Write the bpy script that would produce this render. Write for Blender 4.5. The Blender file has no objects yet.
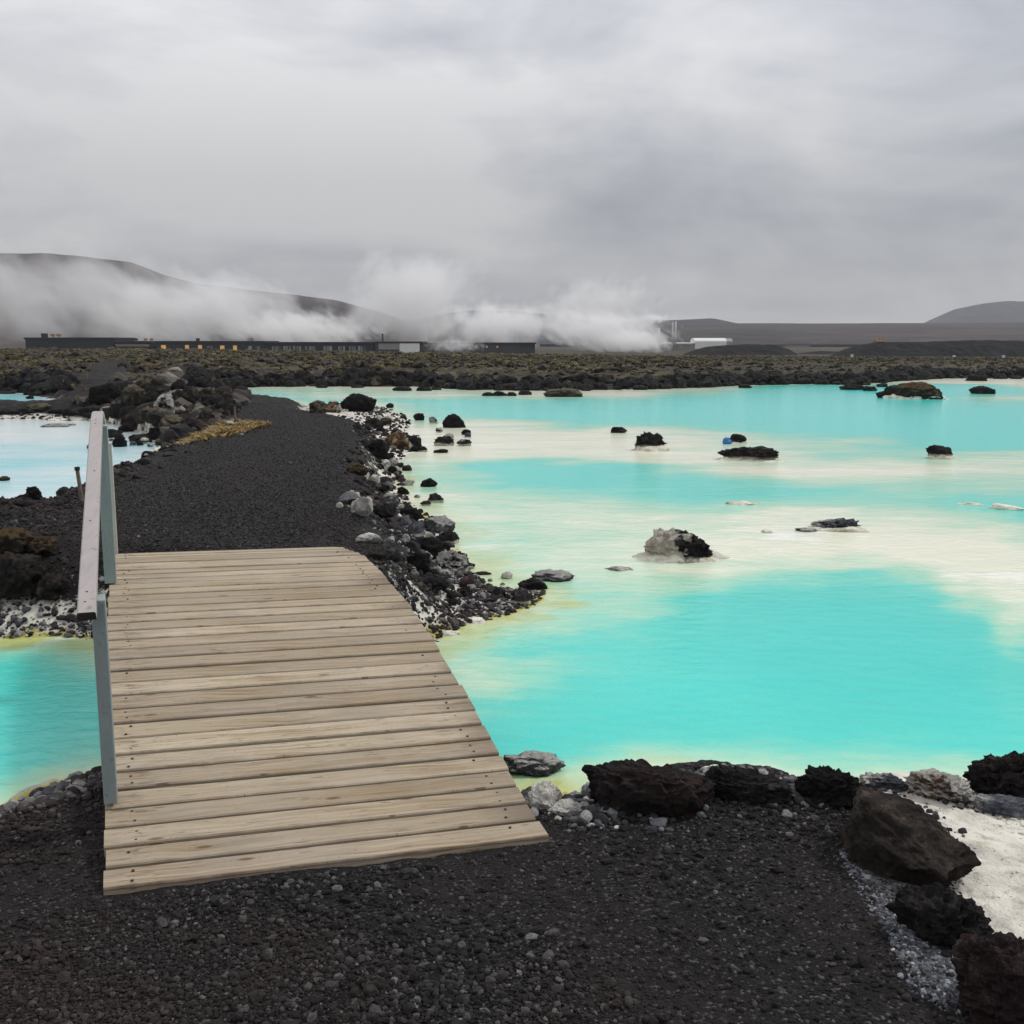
import bpy, bmesh, math, random
import numpy as np
from mathutils import Vector, Matrix

random.seed(7)
rng = np.random.default_rng(11)
scene = bpy.context.scene
COL = scene.collection
R = math.radians

# ------------------------------------------------------------------ camera model
CAMZ, FOC, PITCH = 1.65, 1060.0, math.atan(170.0 / 1060.0)
WATER = -0.17


def ray(px, py):
    a, b = (px - 512) / FOC, (512 - py) / FOC
    c, s = math.cos(PITCH), math.sin(PITCH)
    return np.array([a, c + b * s, -s + b * c])


def at_z(px, py, z):
    """photo measurement -> point of the world on the level z"""
    d = ray(px, py)
    t = (z - CAMZ) / d[2]
    return np.array([d[0] * t, d[1] * t, z])


def at_y(px, py, y):
    d = ray(px, py)
    t = y / d[1]
    return np.array([d[0] * t, y, CAMZ + d[2] * t])


# ------------------------------------------------------------------ numpy noise
def _hash(ix, iy, iz, seed):
    h = (ix.astype(np.int64) * 374761393 + iy.astype(np.int64) * 668265263 + iz.astype(np.int64) * 2147483647 + seed * 974634977) & 0xFFFFFFFF
    h = ((h ^ (h >> 13)) * 1274126177) & 0xFFFFFFFF
    h = ((h ^ (h >> 16)) * 2246822519) & 0xFFFFFFFF
    h = h ^ (h >> 15)
    return (h & 0xFFFFFF).astype(np.float64) / 0xFFFFFF * 2 - 1


def vnoise(P, seed=0):
    P = np.asarray(P, float)
    F = np.floor(P)
    f = P - F
    u = f * f * f * (f * (f * 6 - 15) + 10)
    ix, iy, iz = F[:, 0].astype(np.int64), F[:, 1].astype(np.int64), F[:, 2].astype(np.int64)
    out = 0
    for dx in (0, 1):
        wx = u[:, 0] if dx else 1 - u[:, 0]
        for dy in (0, 1):
            wy = u[:, 1] if dy else 1 - u[:, 1]
            for dz in (0, 1):
                wz = u[:, 2] if dz else 1 - u[:, 2]
                out = out + wx * wy * wz * _hash(ix + dx, iy + dy, iz + dz, seed)
    return out


def fbm(P, octaves=4, seed=0, gain=.5, ridged=False):
    a, s, out, P = 1.0, 0.0, 0, np.asarray(P, float)
    for k in range(octaves):
        n = vnoise(P * 2 ** k + 17.3 * k, seed + k)
        if ridged:
            n = 1 - 2 * np.abs(n)
        out = out + a * n
        s += a
        a *= gain
    return out / s


def sstep(x, a, b):
    t = np.clip((x - a) / (b - a), 0, 1)
    return t * t * (3 - 2 * t)


def sdf(P, poly):
    """signed distance to a polygon, positive inside"""
    x, y = P[:, 0], P[:, 1]
    d = np.full(len(P), 1e18)
    ins = np.zeros(len(P), bool)
    n = len(poly)
    for i in range(n):
        ax, ay = poly[i]
        bx, by = poly[(i + 1) % n]
        ex, ey = bx - ax, by - ay
        t = np.clip(((x - ax) * ex + (y - ay) * ey) / (ex * ex + ey * ey + 1e-12), 0, 1)
        d = np.minimum(d, (x - ax - t * ex) ** 2 + (y - ay - t * ey) ** 2)
        c = ((ay > y) != (by > y))
        with np.errstate(divide='ignore', invalid='ignore'):
            xi = (bx - ax) * (y - ay) / (by - ay if by != ay else 1e-12) + ax
        ins ^= c & (x < xi)
    d = np.sqrt(d)
    return np.where(ins, d, -d)


def poly_px(pts, z=WATER):
    return [tuple(at_z(px, py, z)[:2]) for px, py in pts]


# ------------------------------------------------------------------ mesh helpers
def set_props(o, label=None, cat=None, group=None, kind=None):
    if label: o['label'] = label
    if cat: o['category'] = cat
    if group: o['group'] = group
    if kind: o['kind'] = kind
    return o


def np_mesh(name, V, F, mats=(), smooth=True, parent=None, fmat=None):
    me = bpy.data.meshes.new(name)
    V = np.ascontiguousarray(V, np.float32)
    F = np.ascontiguousarray(F, np.int32)
    n, k = F.shape
    me.vertices.add(len(V)); me.vertices.foreach_set('co', V.ravel())
    me.loops.add(n * k); me.loops.foreach_set('vertex_index', F.ravel())
    me.polygons.add(n)
    me.polygons.foreach_set('loop_start', np.arange(0, n * k, k, dtype=np.int32))
    me.polygons.foreach_set('loop_total', np.full(n, k, np.int32))
    me.polygons.foreach_set('use_smooth', np.full(n, smooth, bool))
    for m in (mats if isinstance(mats, (list, tuple)) else [mats]): me.materials.append(m)
    if fmat is not None: me.polygons.foreach_set('material_index', np.asarray(fmat, np.int32))
    me.update(calc_edges=True)
    o = bpy.data.objects.new(name, me); COL.objects.link(o)
    if parent: o.parent = parent
    return o


def attr(o, name, values):
    a = o.data.attributes.new(name, 'FLOAT', 'POINT')
    a.data.foreach_set('value', np.ascontiguousarray(values, np.float32))


def empty(name, loc=(0, 0, 0), rz=0):
    o = bpy.data.objects.new(name, None); COL.objects.link(o)
    o.location = loc; o.rotation_euler = (0, 0, rz); o.empty_display_size = .2
    return o


class MB:
    """collects boxes, tubes and prisms into one mesh"""
    def __init__(s): s.bm = bmesh.new()

    def box(s, c, size, rz=0, bevel=0, rot=None):
        M = Matrix.Translation(c) @ (rot if rot is not None else Matrix.Rotation(rz, 4, 'Z')) @ Matrix.Diagonal((*size, 1))
        r = bmesh.ops.create_cube(s.bm, size=1, matrix=M)
        if bevel:
            es = list({e for v in r['verts'] for e in v.link_edges})
            bmesh.ops.bevel(s.bm, geom=es, offset=bevel, segments=2, affect='EDGES', profile=.6)
        return s

    def tube(s, p, q, r1, r2=None, seg=12):
        p, q = Vector(p), Vector(q)
        d = q - p
        M = Matrix.Translation((p + q) / 2) @ d.to_track_quat('Z', 'Y').to_matrix().to_4x4()
        bmesh.ops.create_cone(s.bm, cap_ends=True, segments=seg, radius1=r1, radius2=r1 if r2 is None else r2, depth=d.length, matrix=M)
        return s

    def prism(s, prof, x0, x1):
        """profile in (y,z) extruded along x"""
        a = [s.bm.verts.new((x0, y, z)) for y, z in prof]
        b = [s.bm.verts.new((x1, y, z)) for y, z in prof]
        n = len(prof)
        s.bm.faces.new(a[::-1]); s.bm.faces.new(b)
        for i in range(n): s.bm.faces.new((a[i], a[(i + 1) % n], b[(i + 1) % n], b[i]))
        return s

    def build(s, name, mat, parent=None, smooth=False):
        bmesh.ops.recalc_face_normals(s.bm, faces=s.bm.faces)
        me = bpy.data.meshes.new(name); s.bm.to_mesh(me); s.bm.free()
        me.materials.append(mat)
        if smooth: me.polygons.foreach_set('use_smooth', [True] * len(me.polygons))
        o = bpy.data.objects.new(name, me); COL.objects.link(o)
        if parent: o.parent = parent
        return o


# ------------------------------------------------------------------ node helpers
def lin(*c):
    return tuple((v / 255 / 12.92 if v / 255 <= .04045 else ((v / 255 + .055) / 1.055) ** 2.4) for v in c) + (1,)


class NT:
    def __init__(s, name, tree=None):
        if tree is None:
            s.mat = bpy.data.materials.new(name); s.mat.use_nodes = True
            s.t = s.mat.node_tree
        else: s.t = tree
        s.t.nodes.clear()

    def n(s, typ, **kw):
        nd = s.t.nodes.new(typ)
        for k, v in kw.items():
            if k.startswith('_'): setattr(nd, k[1:], v)
        return nd

    def put(s, sock, v):
        if hasattr(v, 'is_output') or isinstance(v, bpy.types.NodeSocket): s.t.links.new(v, sock)
        elif v is not None:
            if isinstance(v, (tuple, list)) and sock.type == 'VECTOR': v = v[:3]
            sock.default_value = v

    def coord(s, kind='Object'): return s.n('ShaderNodeTexCoord').outputs[kind]

    def mapping(s, v, scale=(1, 1, 1), loc=(0, 0, 0), rot=(0, 0, 0)):
        m = s.n('ShaderNodeMapping'); s.put(m.inputs[0], v)
        m.inputs['Scale'].default_value = scale; m.inputs['Location'].default_value = loc; m.inputs['Rotation'].default_value = rot
        return m.outputs[0]

    def noise(s, v, scale, detail=4, rough=.55, dist=0, col=False):
        m = s.n('ShaderNodeTexNoise'); s.put(m.inputs['Vector'], v)
        s.put(m.inputs['Scale'], scale); m.inputs['Detail'].default_value = detail
        m.inputs['Roughness'].default_value = rough; m.inputs['Distortion'].default_value = dist
        return m.outputs['Color' if col else 'Fac']

    def voro(s, v, scale, feature='F1', out='Distance', rnd=1):
        m = s.n('ShaderNodeTexVoronoi', _feature=feature); s.put(m.inputs['Vector'], v)
        m.inputs['Scale'].default_value = scale; m.inputs['Randomness'].default_value = rnd
        return m.outputs[out]

    def ramp(s, f, stops, interp='LINEAR'):
        m = s.n('ShaderNodeValToRGB'); s.put(m.inputs[0], f)
        m.color_ramp.interpolation = interp
        while len(m.color_ramp.elements) < len(stops): m.color_ramp.elements.new(.5)
        for e, (p, c) in zip(m.color_ramp.elements, stops):
            e.position = p
            e.color = c if isinstance(c, tuple) else (c, c, c, 1)
        return m.outputs[0]

    def rng(s, f, a, b, c=0, d=1, smooth=False):
        m = s.n('ShaderNodeMapRange', _interpolation_type='SMOOTHSTEP' if smooth else 'LINEAR'); s.put(m.inputs[0], f)
        for i, v in zip((1, 2, 3, 4), (a, b, c, d)): s.put(m.inputs[i], v)
        return m.outputs[0]

    def math(s, op, a, b=0, c=0):
        m = s.n('ShaderNodeMath', _operation=op)
        s.put(m.inputs[0], a); s.put(m.inputs[1], b); s.put(m.inputs[2], c)
        return m.outputs[0]

    def vmath(s, op, a, b=None):
        m = s.n('ShaderNodeVectorMath', _operation=op)
        s.put(m.inputs[0], a)
        if b is not None: s.put(m.inputs[1], b)
        return m.outputs[0]

    def mix(s, f, a, b, blend='MIX'):
        m = s.n('ShaderNodeMix', _data_type='RGBA', _blend_type=blend)
        s.put(m.inputs[0], f); s.put(m.inputs[6], a); s.put(m.inputs[7], b)
        return m.outputs[2]

    def attr(s, name):
        return s.n('ShaderNodeAttribute', _attribute_name=name).outputs['Fac']

    def sep(s, v):
        m = s.n('ShaderNodeSeparateXYZ'); s.put(m.inputs[0], v); return m.outputs

    def bump(s, h, strength=.5, dist=.02, normal=None):
        m = s.n('ShaderNodeBump'); s.put(m.inputs['Height'], h)
        m.inputs['Strength'].default_value = strength; m.inputs['Distance'].default_value = dist
        if normal is not None: s.put(m.inputs['Normal'], normal)
        return m.outputs[0]

    def surf(s, col, rough=.9, spec=.3, normal=None, metal=0):
        b = s.n('ShaderNodeBsdfPrincipled'); s.put(b.inputs['Base Color'], col)
        s.put(b.inputs['Roughness'], rough); s.put(b.inputs['Specular IOR Level'], spec); s.put(b.inputs['Metallic'], metal)
        if normal is not None: s.put(b.inputs['Normal'], normal)
        o = s.n('ShaderNodeOutputMaterial'); s.t.links.new(b.outputs[0], o.inputs[0])
        s.bsdf = b
        return s.mat


def simple(name, col, rough=.7, spec=.3, var=.25, scale=6, bump=0):
    t = NT(name)
    v = t.coord()
    n = t.noise(v, scale, 5, .6)
    c = t.mix(t.rng(n, .3, .7), tuple(x * (1 - var) for x in col[:3]) + (1,), tuple(min(1, x * (1 + var)) for x in col[:3]) + (1,))
    return t.surf(c, rough, spec, t.bump(n, bump, .01) if bump else None)


# ------------------------------------------------------------------ layout of land and water (measured on the photograph, laid on the water level)
near_poly = poly_px([(-700, 900), (-150, 850), (0, 815), (30, 800), (62, 783), (100, 772), (200, 775), (300, 785), (450, 795), (515, 792),
                     (560, 799), (585, 792), (600, 776), (650, 766), (700, 767), (760, 770), (800, 780), (850, 784), (890, 779), (940, 782),
                     (985, 797), (1024, 812), (1300, 850)]) + [(9, 3), (9, -6), (-9, -6), (-9, 3)]
big_poly = poly_px([(-700, 680), (-200, 650), (0, 639), (60, 637), (100, 640), (150, 662), (260, 690), (380, 672), (425, 652), (440, 637), (480, 622),
                    (520, 612), (548, 600), (545, 590), (520, 590), (485, 584), (470, 572), (468, 555), (452, 541), (446, 528), (428, 514),
                    (412, 500), (402, 482), (398, 462), (408, 452), (412, 437), (410, 425), (392, 413), (376, 404), (360, 402), (330, 404),
                    (308, 405), (290, 402), (262, 399), (243, 395), (226, 391), (222, 388), (240, 387.4), (320, 386.3), (420, 386.8),
                    (470, 390), (560, 390.5), (640, 389.5), (700, 387.5), (745, 385.5), (800, 384), (860, 385), (900, 381), (940, 378.5), (1024, 378), (1150, 377), (1500, 376)]) \
    + [(400, 120), (3000, 4000), (-3000, 4000), (-400, 100), (-60, 20)]
pool1 = poly_px([(-500, 600), (-150, 556), (0, 541), (30, 517), (62, 499), (112, 476), (150, 461), (169, 446), (152, 433), (112, 425), (85, 421), (0, 420), (-300, 424)])
pool2 = poly_px([(-300, 412), (0, 408), (25, 404), (45, 408), (85, 407), (86, 404.5), (62, 402.5), (48, 397), (22, 393), (0, 392), (-300, 391)])
path_poly = poly_px([(70, 640), (116, 640), (345, 628), (384, 600), (378, 548), (362, 505), (350, 480), (348, 455), (358, 432), (350, 416), (318, 407), (290, 404), (255, 400),
                     (238, 399), (234, 410), (242, 424), (225, 438), (190, 441), (172, 453), (132, 478), (96, 498), (74, 525), (52, 560), (40, 610)], .25)
slope_poly = poly_px([(40, 406), (55, 396), (78, 386), (92, 374), (128, 369), (128, 380), (112, 392), (86, 404), (60, 408)], .1)
mound_poly = poly_px([(100, 432), (150, 440), (200, 432), (232, 416), (236, 404), (215, 393), (180, 387), (130, 388), (105, 400), (92, 420)], .0)
black_poly = poly_px([(-200, 640), (-200, 560), (0, 538), (60, 500), (104, 480), (110, 560), (110, 590), (0, 600)], .1)
beach_poly = poly_px([(848, 786), (900, 783), (985, 800), (1150, 815), (1500, 838), (1600, 1080), (1040, 960), (980, 938), (950, 895), (930, 840), (880, 802)], -.12)


def land_d(P):
    b = sdf(P, big_poly)
    b = np.minimum(b, -sdf(P, pool1)); b = np.minimum(b, -sdf(P, pool2))
    return sdf(P, near_poly), b


def terrain(P, full=False):
    """height (and surface masks) of the ground at points P (x, y)"""
    P = np.asarray(P, float)
    r = np.hypot(P[:, 0], P[:, 1])
    az = P[:, 0] / np.maximum(P[:, 1], .3)
    P3 = np.c_[P, np.zeros(len(P))]
    wob = fbm(P3 * 3.1, 3, 5) * .10 + fbm(P3 * .7, 3, 9) * .18 * sstep(r, 9, 22)
    dn, db = land_d(P)
    dn = dn + wob * .7
    db = db + wob * sstep(r, 3, 9) * np.clip(r / 12, .6, 3)
    # near bank
    bump = fbm(P3 * 2.3, 4, 21) * .018 + fbm(P3 * 14, 3, 22) * .008
    beach = sstep(sdf(P, beach_poly) + fbm(P3 * 4, 3, 3) * .08, -.06, .10)
    tgt = np.clip(-.03 - .025 * (P[:, 0] + 1.0), -.13, .0)
    hn = np.where(dn > 0, WATER + (tgt - WATER) * sstep(dn, 0, .42), WATER - .5 * sstep(-dn, 0, 1.2))
    hn = hn * (1 - beach) + (WATER + .012 + .05 * sstep(dn, 0, .7) + .022 * fbm(P3 * 5, 5, 87, .6, True)) * beach + bump * (1 - .65 * beach)
    # causeway and far land
    tc = np.interp(r, [5, 6.5, 8, 11, 15, 22, 28, 34, 45], [.3, .31, .30, .27, .23, .17, .13, .1, .08])
    dp = sdf(P, path_poly)
    lake = sstep(P[:, 0] + 1.75 + .19 * (P[:, 1] - 7), -.3, .3)
    tc = tc * (1 - lake) + (WATER + .05 + (tc - WATER - .05) * sstep(dp, -.62, .10)) * lake
    edge = np.interp(r, [6, 12, 20, 45], [.75, .9, 1.4, 2.5]) * (1 - .5 * lake)
    prof = sstep(db, -.02, edge)
    path = sstep(dp + fbm(P3 * 1.6, 3, 41) * .22, -.12, .16)
    slope = sstep(sdf(P, slope_poly) + fbm(P3 * .8, 3, 42) * .5, -.3, .5)
    hb = np.where(db > 0, WATER + (tc - WATER) * prof, WATER - .5 * sstep(-db, 0, 1.5))
    rough = sstep(db, .02, .5) * (1 - path)
    hb = hb + rough * (fbm(P3 * 3.5, 4, 51) * .07 + .02) * (1 - .5 * lake) + path * (fbm(P3 * 2.2, 3, 52) * .014 + fbm(P3 * 11, 2, 53) * .004)
    # lava field
    fieldw = sstep(r, 33, 42) * sstep(db, .0, .9) * (1 - path) * (1 - .9 * slope)
    left = sstep(-az, -.30, .30)
    right = sstep(az, -.40, .16)
    base = np.interp(r, [34, 45, 60, 90, 130, 170, 260], [.08, .16, .22, .22, .10, .0, .0]) * (.75 + .25 * left) * (1 - .9 * right) + right * np.interp(r, [60, 90, 130, 170, 250], [-.05, -.1, -.35, -.85, -1.9]) - (1 - right) * np.interp(r, [130, 250], [0, .35])
    lump = np.clip(fbm(P3 * .42, 4, 61, .55, True), -.4, 1) * np.interp(r, [34, 60, 100, 150, 220], [.26, .30, .30, .3, .35]) * (1 - .6 * right)
    lump = lump + fbm(P3 * 1.9, 4, 63, .6) * np.interp(r, [34, 80, 140], [.20, .22, .18]) * (1 - .5 * right)
    hf = base + lump
    hb = hb * (1 - fieldw) + hf * fieldw + slope * np.interp(r, [28, 70], [.0, .75])
    mound = sstep(sdf(P, mound_poly), -.6, 2.2)
    hb = hb + mound * (.34 + .30 * fbm(P3 * .9, 4, 67, .6, True)) * (db > 0)
    hb = np.where(r > 240, hb * (1 - sstep(r, 240, 330)) + (-.3 - 1.6 * right) * sstep(r, 240, 330), hb)
    hb = np.where(db < 0, np.minimum(hb, WATER - .01), hb)
    near = dn > db
    h = np.where(near, hn, hb)
    if not full: return h
    d = np.where(near, dn, db)
    return h, dict(d=d, dn=dn, db=db, path=np.where(near, 1 - beach, np.maximum(path, slope * .95)), beach=np.where(near, beach, 0), field=np.where(near, 0, np.maximum(fieldw, .75 * mound)), near=near, r=r)


def ground_hit(px, py):
    d = ray(px, py)
    t1 = (WATER - CAMZ) / d[2]
    t = np.linspace(t1 * .45, t1, 700)
    Q = np.outer(t, d[:2])
    k = np.nonzero(CAMZ + t * d[2] <= np.maximum(terrain(Q), WATER))[0]
    i = k[0] if len(k) else len(t) - 1
    return np.array([Q[i, 0], Q[i, 1], CAMZ + t[i] * d[2]])


def ground_z(x, y): return float(terrain(np.array([[x, y]]))[0])


# ------------------------------------------------------------------ materials
def gravel_nodes(t, v, dark=.5):
    n1 = t.noise(v, 9, 6, .6)
    n2 = t.noise(v, 1.1, 4, .6)
    cells = t.voro(v, 105, 'F1', 'Color')
    d1 = t.voro(v, 105)
    cell = t.sep(cells)[0]
    col = t.ramp(cell, [(0, lin(9, 8, 9)), (.6, lin(20, 18, 20)), (.9, lin(38, 35, 37)), (1, lin(84, 80, 80))])
    col = t.mix(t.rng(n2, .45, .7, 0, .5), col, lin(38, 31, 28))
    col = t.mix(t.rng(n1, .55, .75, 0, .5), col, lin(19, 18, 20))
    h = t.math('ADD', t.math('MULTIPLY', t.math('SUBTRACT', 1, d1), .6), t.math('MULTIPLY', n1, 1.2))
    return col, h


def mat_terrain():
    t = NT('ground_gravel_and_lava')
    v = t.coord()
    gcol, gh = gravel_nodes(t, v)
    sil, alg, fld, pth, bch = (t.attr(a) for a in ('silica', 'algae', 'field', 'path', 'beach'))
    # rubble shore colour
    nR = t.noise(v, 5, 7, .65)
    rub = t.ramp(nR, [(.3, lin(17, 16, 17)), (.54, lin(36, 33, 34)), (.7, lin(62, 59, 58)), (.85, lin(130, 126, 118))])
    # lava field colour
    nf = t.noise(v, .35, 6, .65)
    nf2 = t.noise(v, 2.2, 7, .75)
    up = t.sep(t.n('ShaderNodeNewGeometry').outputs['Normal'])[2]
    lava = t.ramp(nf2, [(.36, lin(14, 13, 12)), (.5, lin(38, 34, 31)), (.66, lin(98, 90, 76))])
    moss = t.ramp(nf2, [(.36, lin(24, 22, 19)), (.5, lin(72, 64, 44)), (.7, lin(112, 100, 62))])
    mm = t.math('MULTIPLY', t.rng(up, .72, .97), t.rng(nf, .45, .62))
    fcol = t.mix(mm, lava, moss)
    col = t.mix(pth, rub, gcol)
    col = t.mix(fld, col, fcol)
    silc = t.ramp(t.noise(v, 3.3, 7, .62), [(.3, lin(150, 146, 140)), (.5, lin(205, 200, 188)), (.7, lin(228, 224, 212))])
    nS = t.noise(v, 7, 7, .7)
    ms = t.rng(t.math('ADD', sil, t.math('MULTIPLY', t.math('SUBTRACT', nS, .5), 1.1)), .40, .58)
    col = t.mix(ms, col, silc)
    bn = t.noise(v, 11, 7, .72)
    silc = t.mix(t.math('MULTIPLY', bch, t.rng(bn, .52, .66, 0, .75)), silc, lin(132, 128, 122))
    silc = t.mix(t.math('MULTIPLY', bch, t.rng(t.noise(v, 46, 4, .6), .64, .70)), silc, lin(58, 55, 54))
    col = t.mix(ms, col, silc)
    algc = t.ramp(t.noise(v, 5, 4), [(.35, lin(128, 124, 48)), (.6, lin(190, 184, 108))])
    ma = t.rng(t.math('ADD', alg, t.math('MULTIPLY', t.math('SUBTRACT', t.noise(v, 4, 5), .5), 1.2)), .45, .7)
    col = t.mix(ma, col, algc)
    nb = t.bump(t.math('ADD', t.math('MULTIPLY', gh, t.math('SUBTRACT', 1, t.math('MULTIPLY', ms, .6))), t.math('MULTIPLY', bn, ms)), .7, .02)
    return t.surf(col, .92, .25, nb)


def mat_water():
    t = NT('milky_geothermal_water')
    v = t.coord()
    sh, ice, alg = t.attr('shoal'), t.attr('ice'), t.attr('algae')
    v2 = t.mapping(v, (.35, 1, 1), rot=(0, 0, .05))
    n1 = t.noise(v2, .55, 6, .6, .6)
    n2 = t.noise(v2, 2.4, 8, .68, 1.0)
    n3 = t.noise(t.mapping(v, (.7, 2.6, 1), rot=(0, 0, .08)), 3.2, 8, .72, 1.2)
    s = t.math('ADD', sh, t.math('MULTIPLY', t.math('SUBTRACT', n1, .5), t.attr('amp')))
    s = t.math('ADD', s, t.math('MULTIPLY', t.math('SUBTRACT', n2, .5), t.math('MULTIPLY', t.attr('amp'), .75)))
    s = t.math('ADD', s, t.math('MULTIPLY', t.math('SUBTRACT', n3, .5), t.math('MULTIPLY', t.attr('amp'), .5)))
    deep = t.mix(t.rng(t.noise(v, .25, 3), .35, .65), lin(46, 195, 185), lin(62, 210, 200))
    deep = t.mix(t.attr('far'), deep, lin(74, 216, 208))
    cream = t.mix(t.rng(n2, .35, .7), lin(220, 225, 200), lin(238, 235, 214))
    mid = t.mix(t.rng(s, .16, .50), lin(96, 208, 190), lin(170, 214, 186))
    mid = t.mix(t.rng(s, .46, .84), mid, cream)
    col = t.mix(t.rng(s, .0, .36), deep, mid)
    col = t.mix(ice, col, t.mix(t.rng(s, .2, .7), lin(112, 206, 214), lin(214, 228, 230)))
    wh = t.rng(t.math('ADD', t.math('ADD', t.math('MULTIPLY', t.noise(v2, 1.4, 8, .72), .55), t.math('MULTIPLY', n3, .45)), t.math('MULTIPLY', sh, .12)), .645, .70)
    col = t.mix(t.math('MULTIPLY', wh, t.rng(sh, .3, .8)), col, lin(244, 243, 236))
    ma = t.rng(t.math('ADD', alg, t.math('MULTIPLY', t.math('SUBTRACT', t.noise(v, 2.5, 5, .6, .5), .5), 1.1)), .35, .95)
    col = t.mix(t.math('MULTIPLY', ma, .85), col, t.mix(t.noise(v, 6, 4), lin(146, 156, 40), lin(204, 206, 132)))
    rip = t.noise(t.mapping(v, (1, 1.7, 1), rot=(0, 0, .3)), 6, 6, .62, .6)
    rip2 = t.noise(v, 30, 3, .5)
    h = t.math('ADD', rip, t.math('MULTIPLY', rip2, .25))
    return t.surf(col, .14, .20, t.bump(h, .30, .03))


def mat_rock(name, dark, mid, light, side=0, top=None, topfac=.5, base=None, basez=.3, crust=0, scale=1.0, pits=1.0, rust=0):
    """scoria and lava: Generated z gives the height inside the rock for the silica foot, the normal gives crusts and moss on top"""
    t = NT(name)
    v = t.coord('Object'); g = t.sep(t.coord('Generated'))[2]
    v = t.vmath('ADD', v, t.mapping(t.n('ShaderNodeObjectInfo').outputs['Location'], (3, 3, 3)))
    n = t.noise(v, 7 * scale, 8, .68)
    nb = t.noise(v, 2.2 * scale, 5, .6)
    col = t.ramp(n, [(.34, dark), (.52, mid), (.70, light)])
    if rust: col = t.mix(t.rng(nb, .52, .66, 0, rust), col, lin(78, 52, 38))
    up = t.sep(t.n('ShaderNodeNewGeometry').outputs['Normal'])[2]
    if side:
        gx = t.sep(t.coord('Generated'))[0]
        col = t.mix(t.rng(t.math('ADD', t.math('SUBTRACT', .44, gx), t.math('MULTIPLY', t.math('SUBTRACT', nb, .5), 2.6)), -.04, .06), col, t.ramp(n, [(.3, lin(156, 144, 132)), (.7, lin(240, 232, 220))]))
    if crust: col = t.mix(t.rng(t.math('ADD', nb, t.math('MULTIPLY', up, .08)), .62 - crust * .3, .68 - crust * .3), col, t.ramp(n, [(.3, lin(126, 124, 124)), (.7, lin(214, 210, 200))]))
    if top: col = t.mix(t.math('MULTIPLY', t.rng(t.math('ADD', up, t.math('SUBTRACT', nb, .5)), .35, .8), topfac), col, t.ramp(n, [(.3, tuple(c * .6 for c in top[:3]) + (1,)), (.7, top)]))
    if base:
        f = t.rng(t.math('ADD', g, t.math('MULTIPLY', t.math('SUBTRACT', nb, .5), .5)), basez - .06, basez + .06, 1, 0)
        col = t.mix(f, col, t.ramp(n, [(.3, tuple(c * .7 for c in base[:3]) + (1,)), (.6, base)]))
    pit = t.voro(t.vmath('ADD', v, t.vmath('SCALE', t.noise(v, 14, 3, .6, col=True))), 34 * scale)
    h = t.math('ADD', t.math('MULTIPLY', n, 1.5), t.math('MULTIPLY', t.rng(pit, 0, .45), .5 * pits))
    h = t.math('ADD', h, t.math('MULTIPLY', t.noise(v, 45 * scale, 4, .6), .35))
    return t.surf(col, .93, .22, t.bump(h, 1.0, .03 / scale))


RM = {
    'foot': mat_rock('white_silica_foot', lin(176, 168, 146), lin(226, 222, 206), lin(240, 238, 228), pits=.1),
    'black': mat_rock('black_scoria', lin(17, 15, 16), lin(35, 32, 33), lin(66, 62, 61)),
    'jet': mat_rock('jet_black_scoria', lin(12, 11, 12), lin(25, 23, 24), lin(48, 45, 45)),
    'brown': mat_rock('brown_lava', lin(20, 17, 15), lin(42, 36, 32), lin(88, 78, 69), pits=.6, scale=1.2),
    'rusty': mat_rock('rusty_black_scoria', lin(20, 17, 17), lin(40, 35, 34), lin(74, 68, 65), rust=.3),
    'footed': mat_rock('black_scoria_with_white_foot', lin(20, 18, 18), lin(42, 39, 38), lin(84, 80, 76), base=lin(222, 218, 200), basez=.34),
    'half': mat_rock('black_lava_with_one_pale_flank', lin(14, 13, 14), lin(32, 30, 31), lin(66, 63, 62), side=1, base=lin(226, 222, 208), basez=.22),
    'crusted': mat_rock('black_scoria_with_pale_crust', lin(20, 18, 18), lin(42, 39, 40), lin(84, 80, 78), base=lin(216, 212, 200), basez=.30, crust=.42),
    'grey': mat_rock('blue_grey_crusted_lava', lin(44, 46, 54), lin(84, 87, 95), lin(150, 152, 156), base=lin(206, 206, 204), basez=.24, crust=.22),
    'whitecap': mat_rock('grey_lava_with_white_crest', lin(36, 37, 42), lin(74, 76, 82), lin(140, 142, 144), top=lin(228, 224, 214), topfac=.6),
    'white': mat_rock('silica_coated_rock', lin(96, 94, 94), lin(196, 192, 184), lin(232, 228, 218), pits=.6),
    'mossy': mat_rock('moss_topped_lava', lin(24, 21, 18), lin(46, 41, 35), lin(84, 76, 62), top=lin(98, 80, 50), topfac=.8),
    'ochre': mat_rock('orange_brown_lava', lin(40, 28, 22), lin(104, 80, 58), lin(196, 172, 138), crust=.24),
    'lichen': mat_rock('lichen_grey_lava', lin(30, 27, 25), lin(62, 57, 51), lin(116, 108, 96), top=lin(136, 128, 104), topfac=.55),
    'red': mat_rock('reddish_scoria', lin(24, 17, 17), lin(48, 36, 36), lin(92, 76, 74)),
    'pinkish': mat_rock('pale_reddish_scoria', lin(48, 32, 30), lin(86, 66, 64), lin(140, 120, 116)),
}


# ------------------------------------------------------------------ rock builder
_ico = {}


def ico(sub):
    if sub not in _ico:
        bm = bmesh.new(); bmesh.ops.create_icosphere(bm, subdivisions=sub, radius=1)
        bm.verts.ensure_lookup_table()
        _ico[sub] = (np.array([v.co[:] for v in bm.verts]), np.array([[v.index for v in f.verts] for f in bm.faces]))
        bm.free()
    return _ico[sub]


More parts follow.
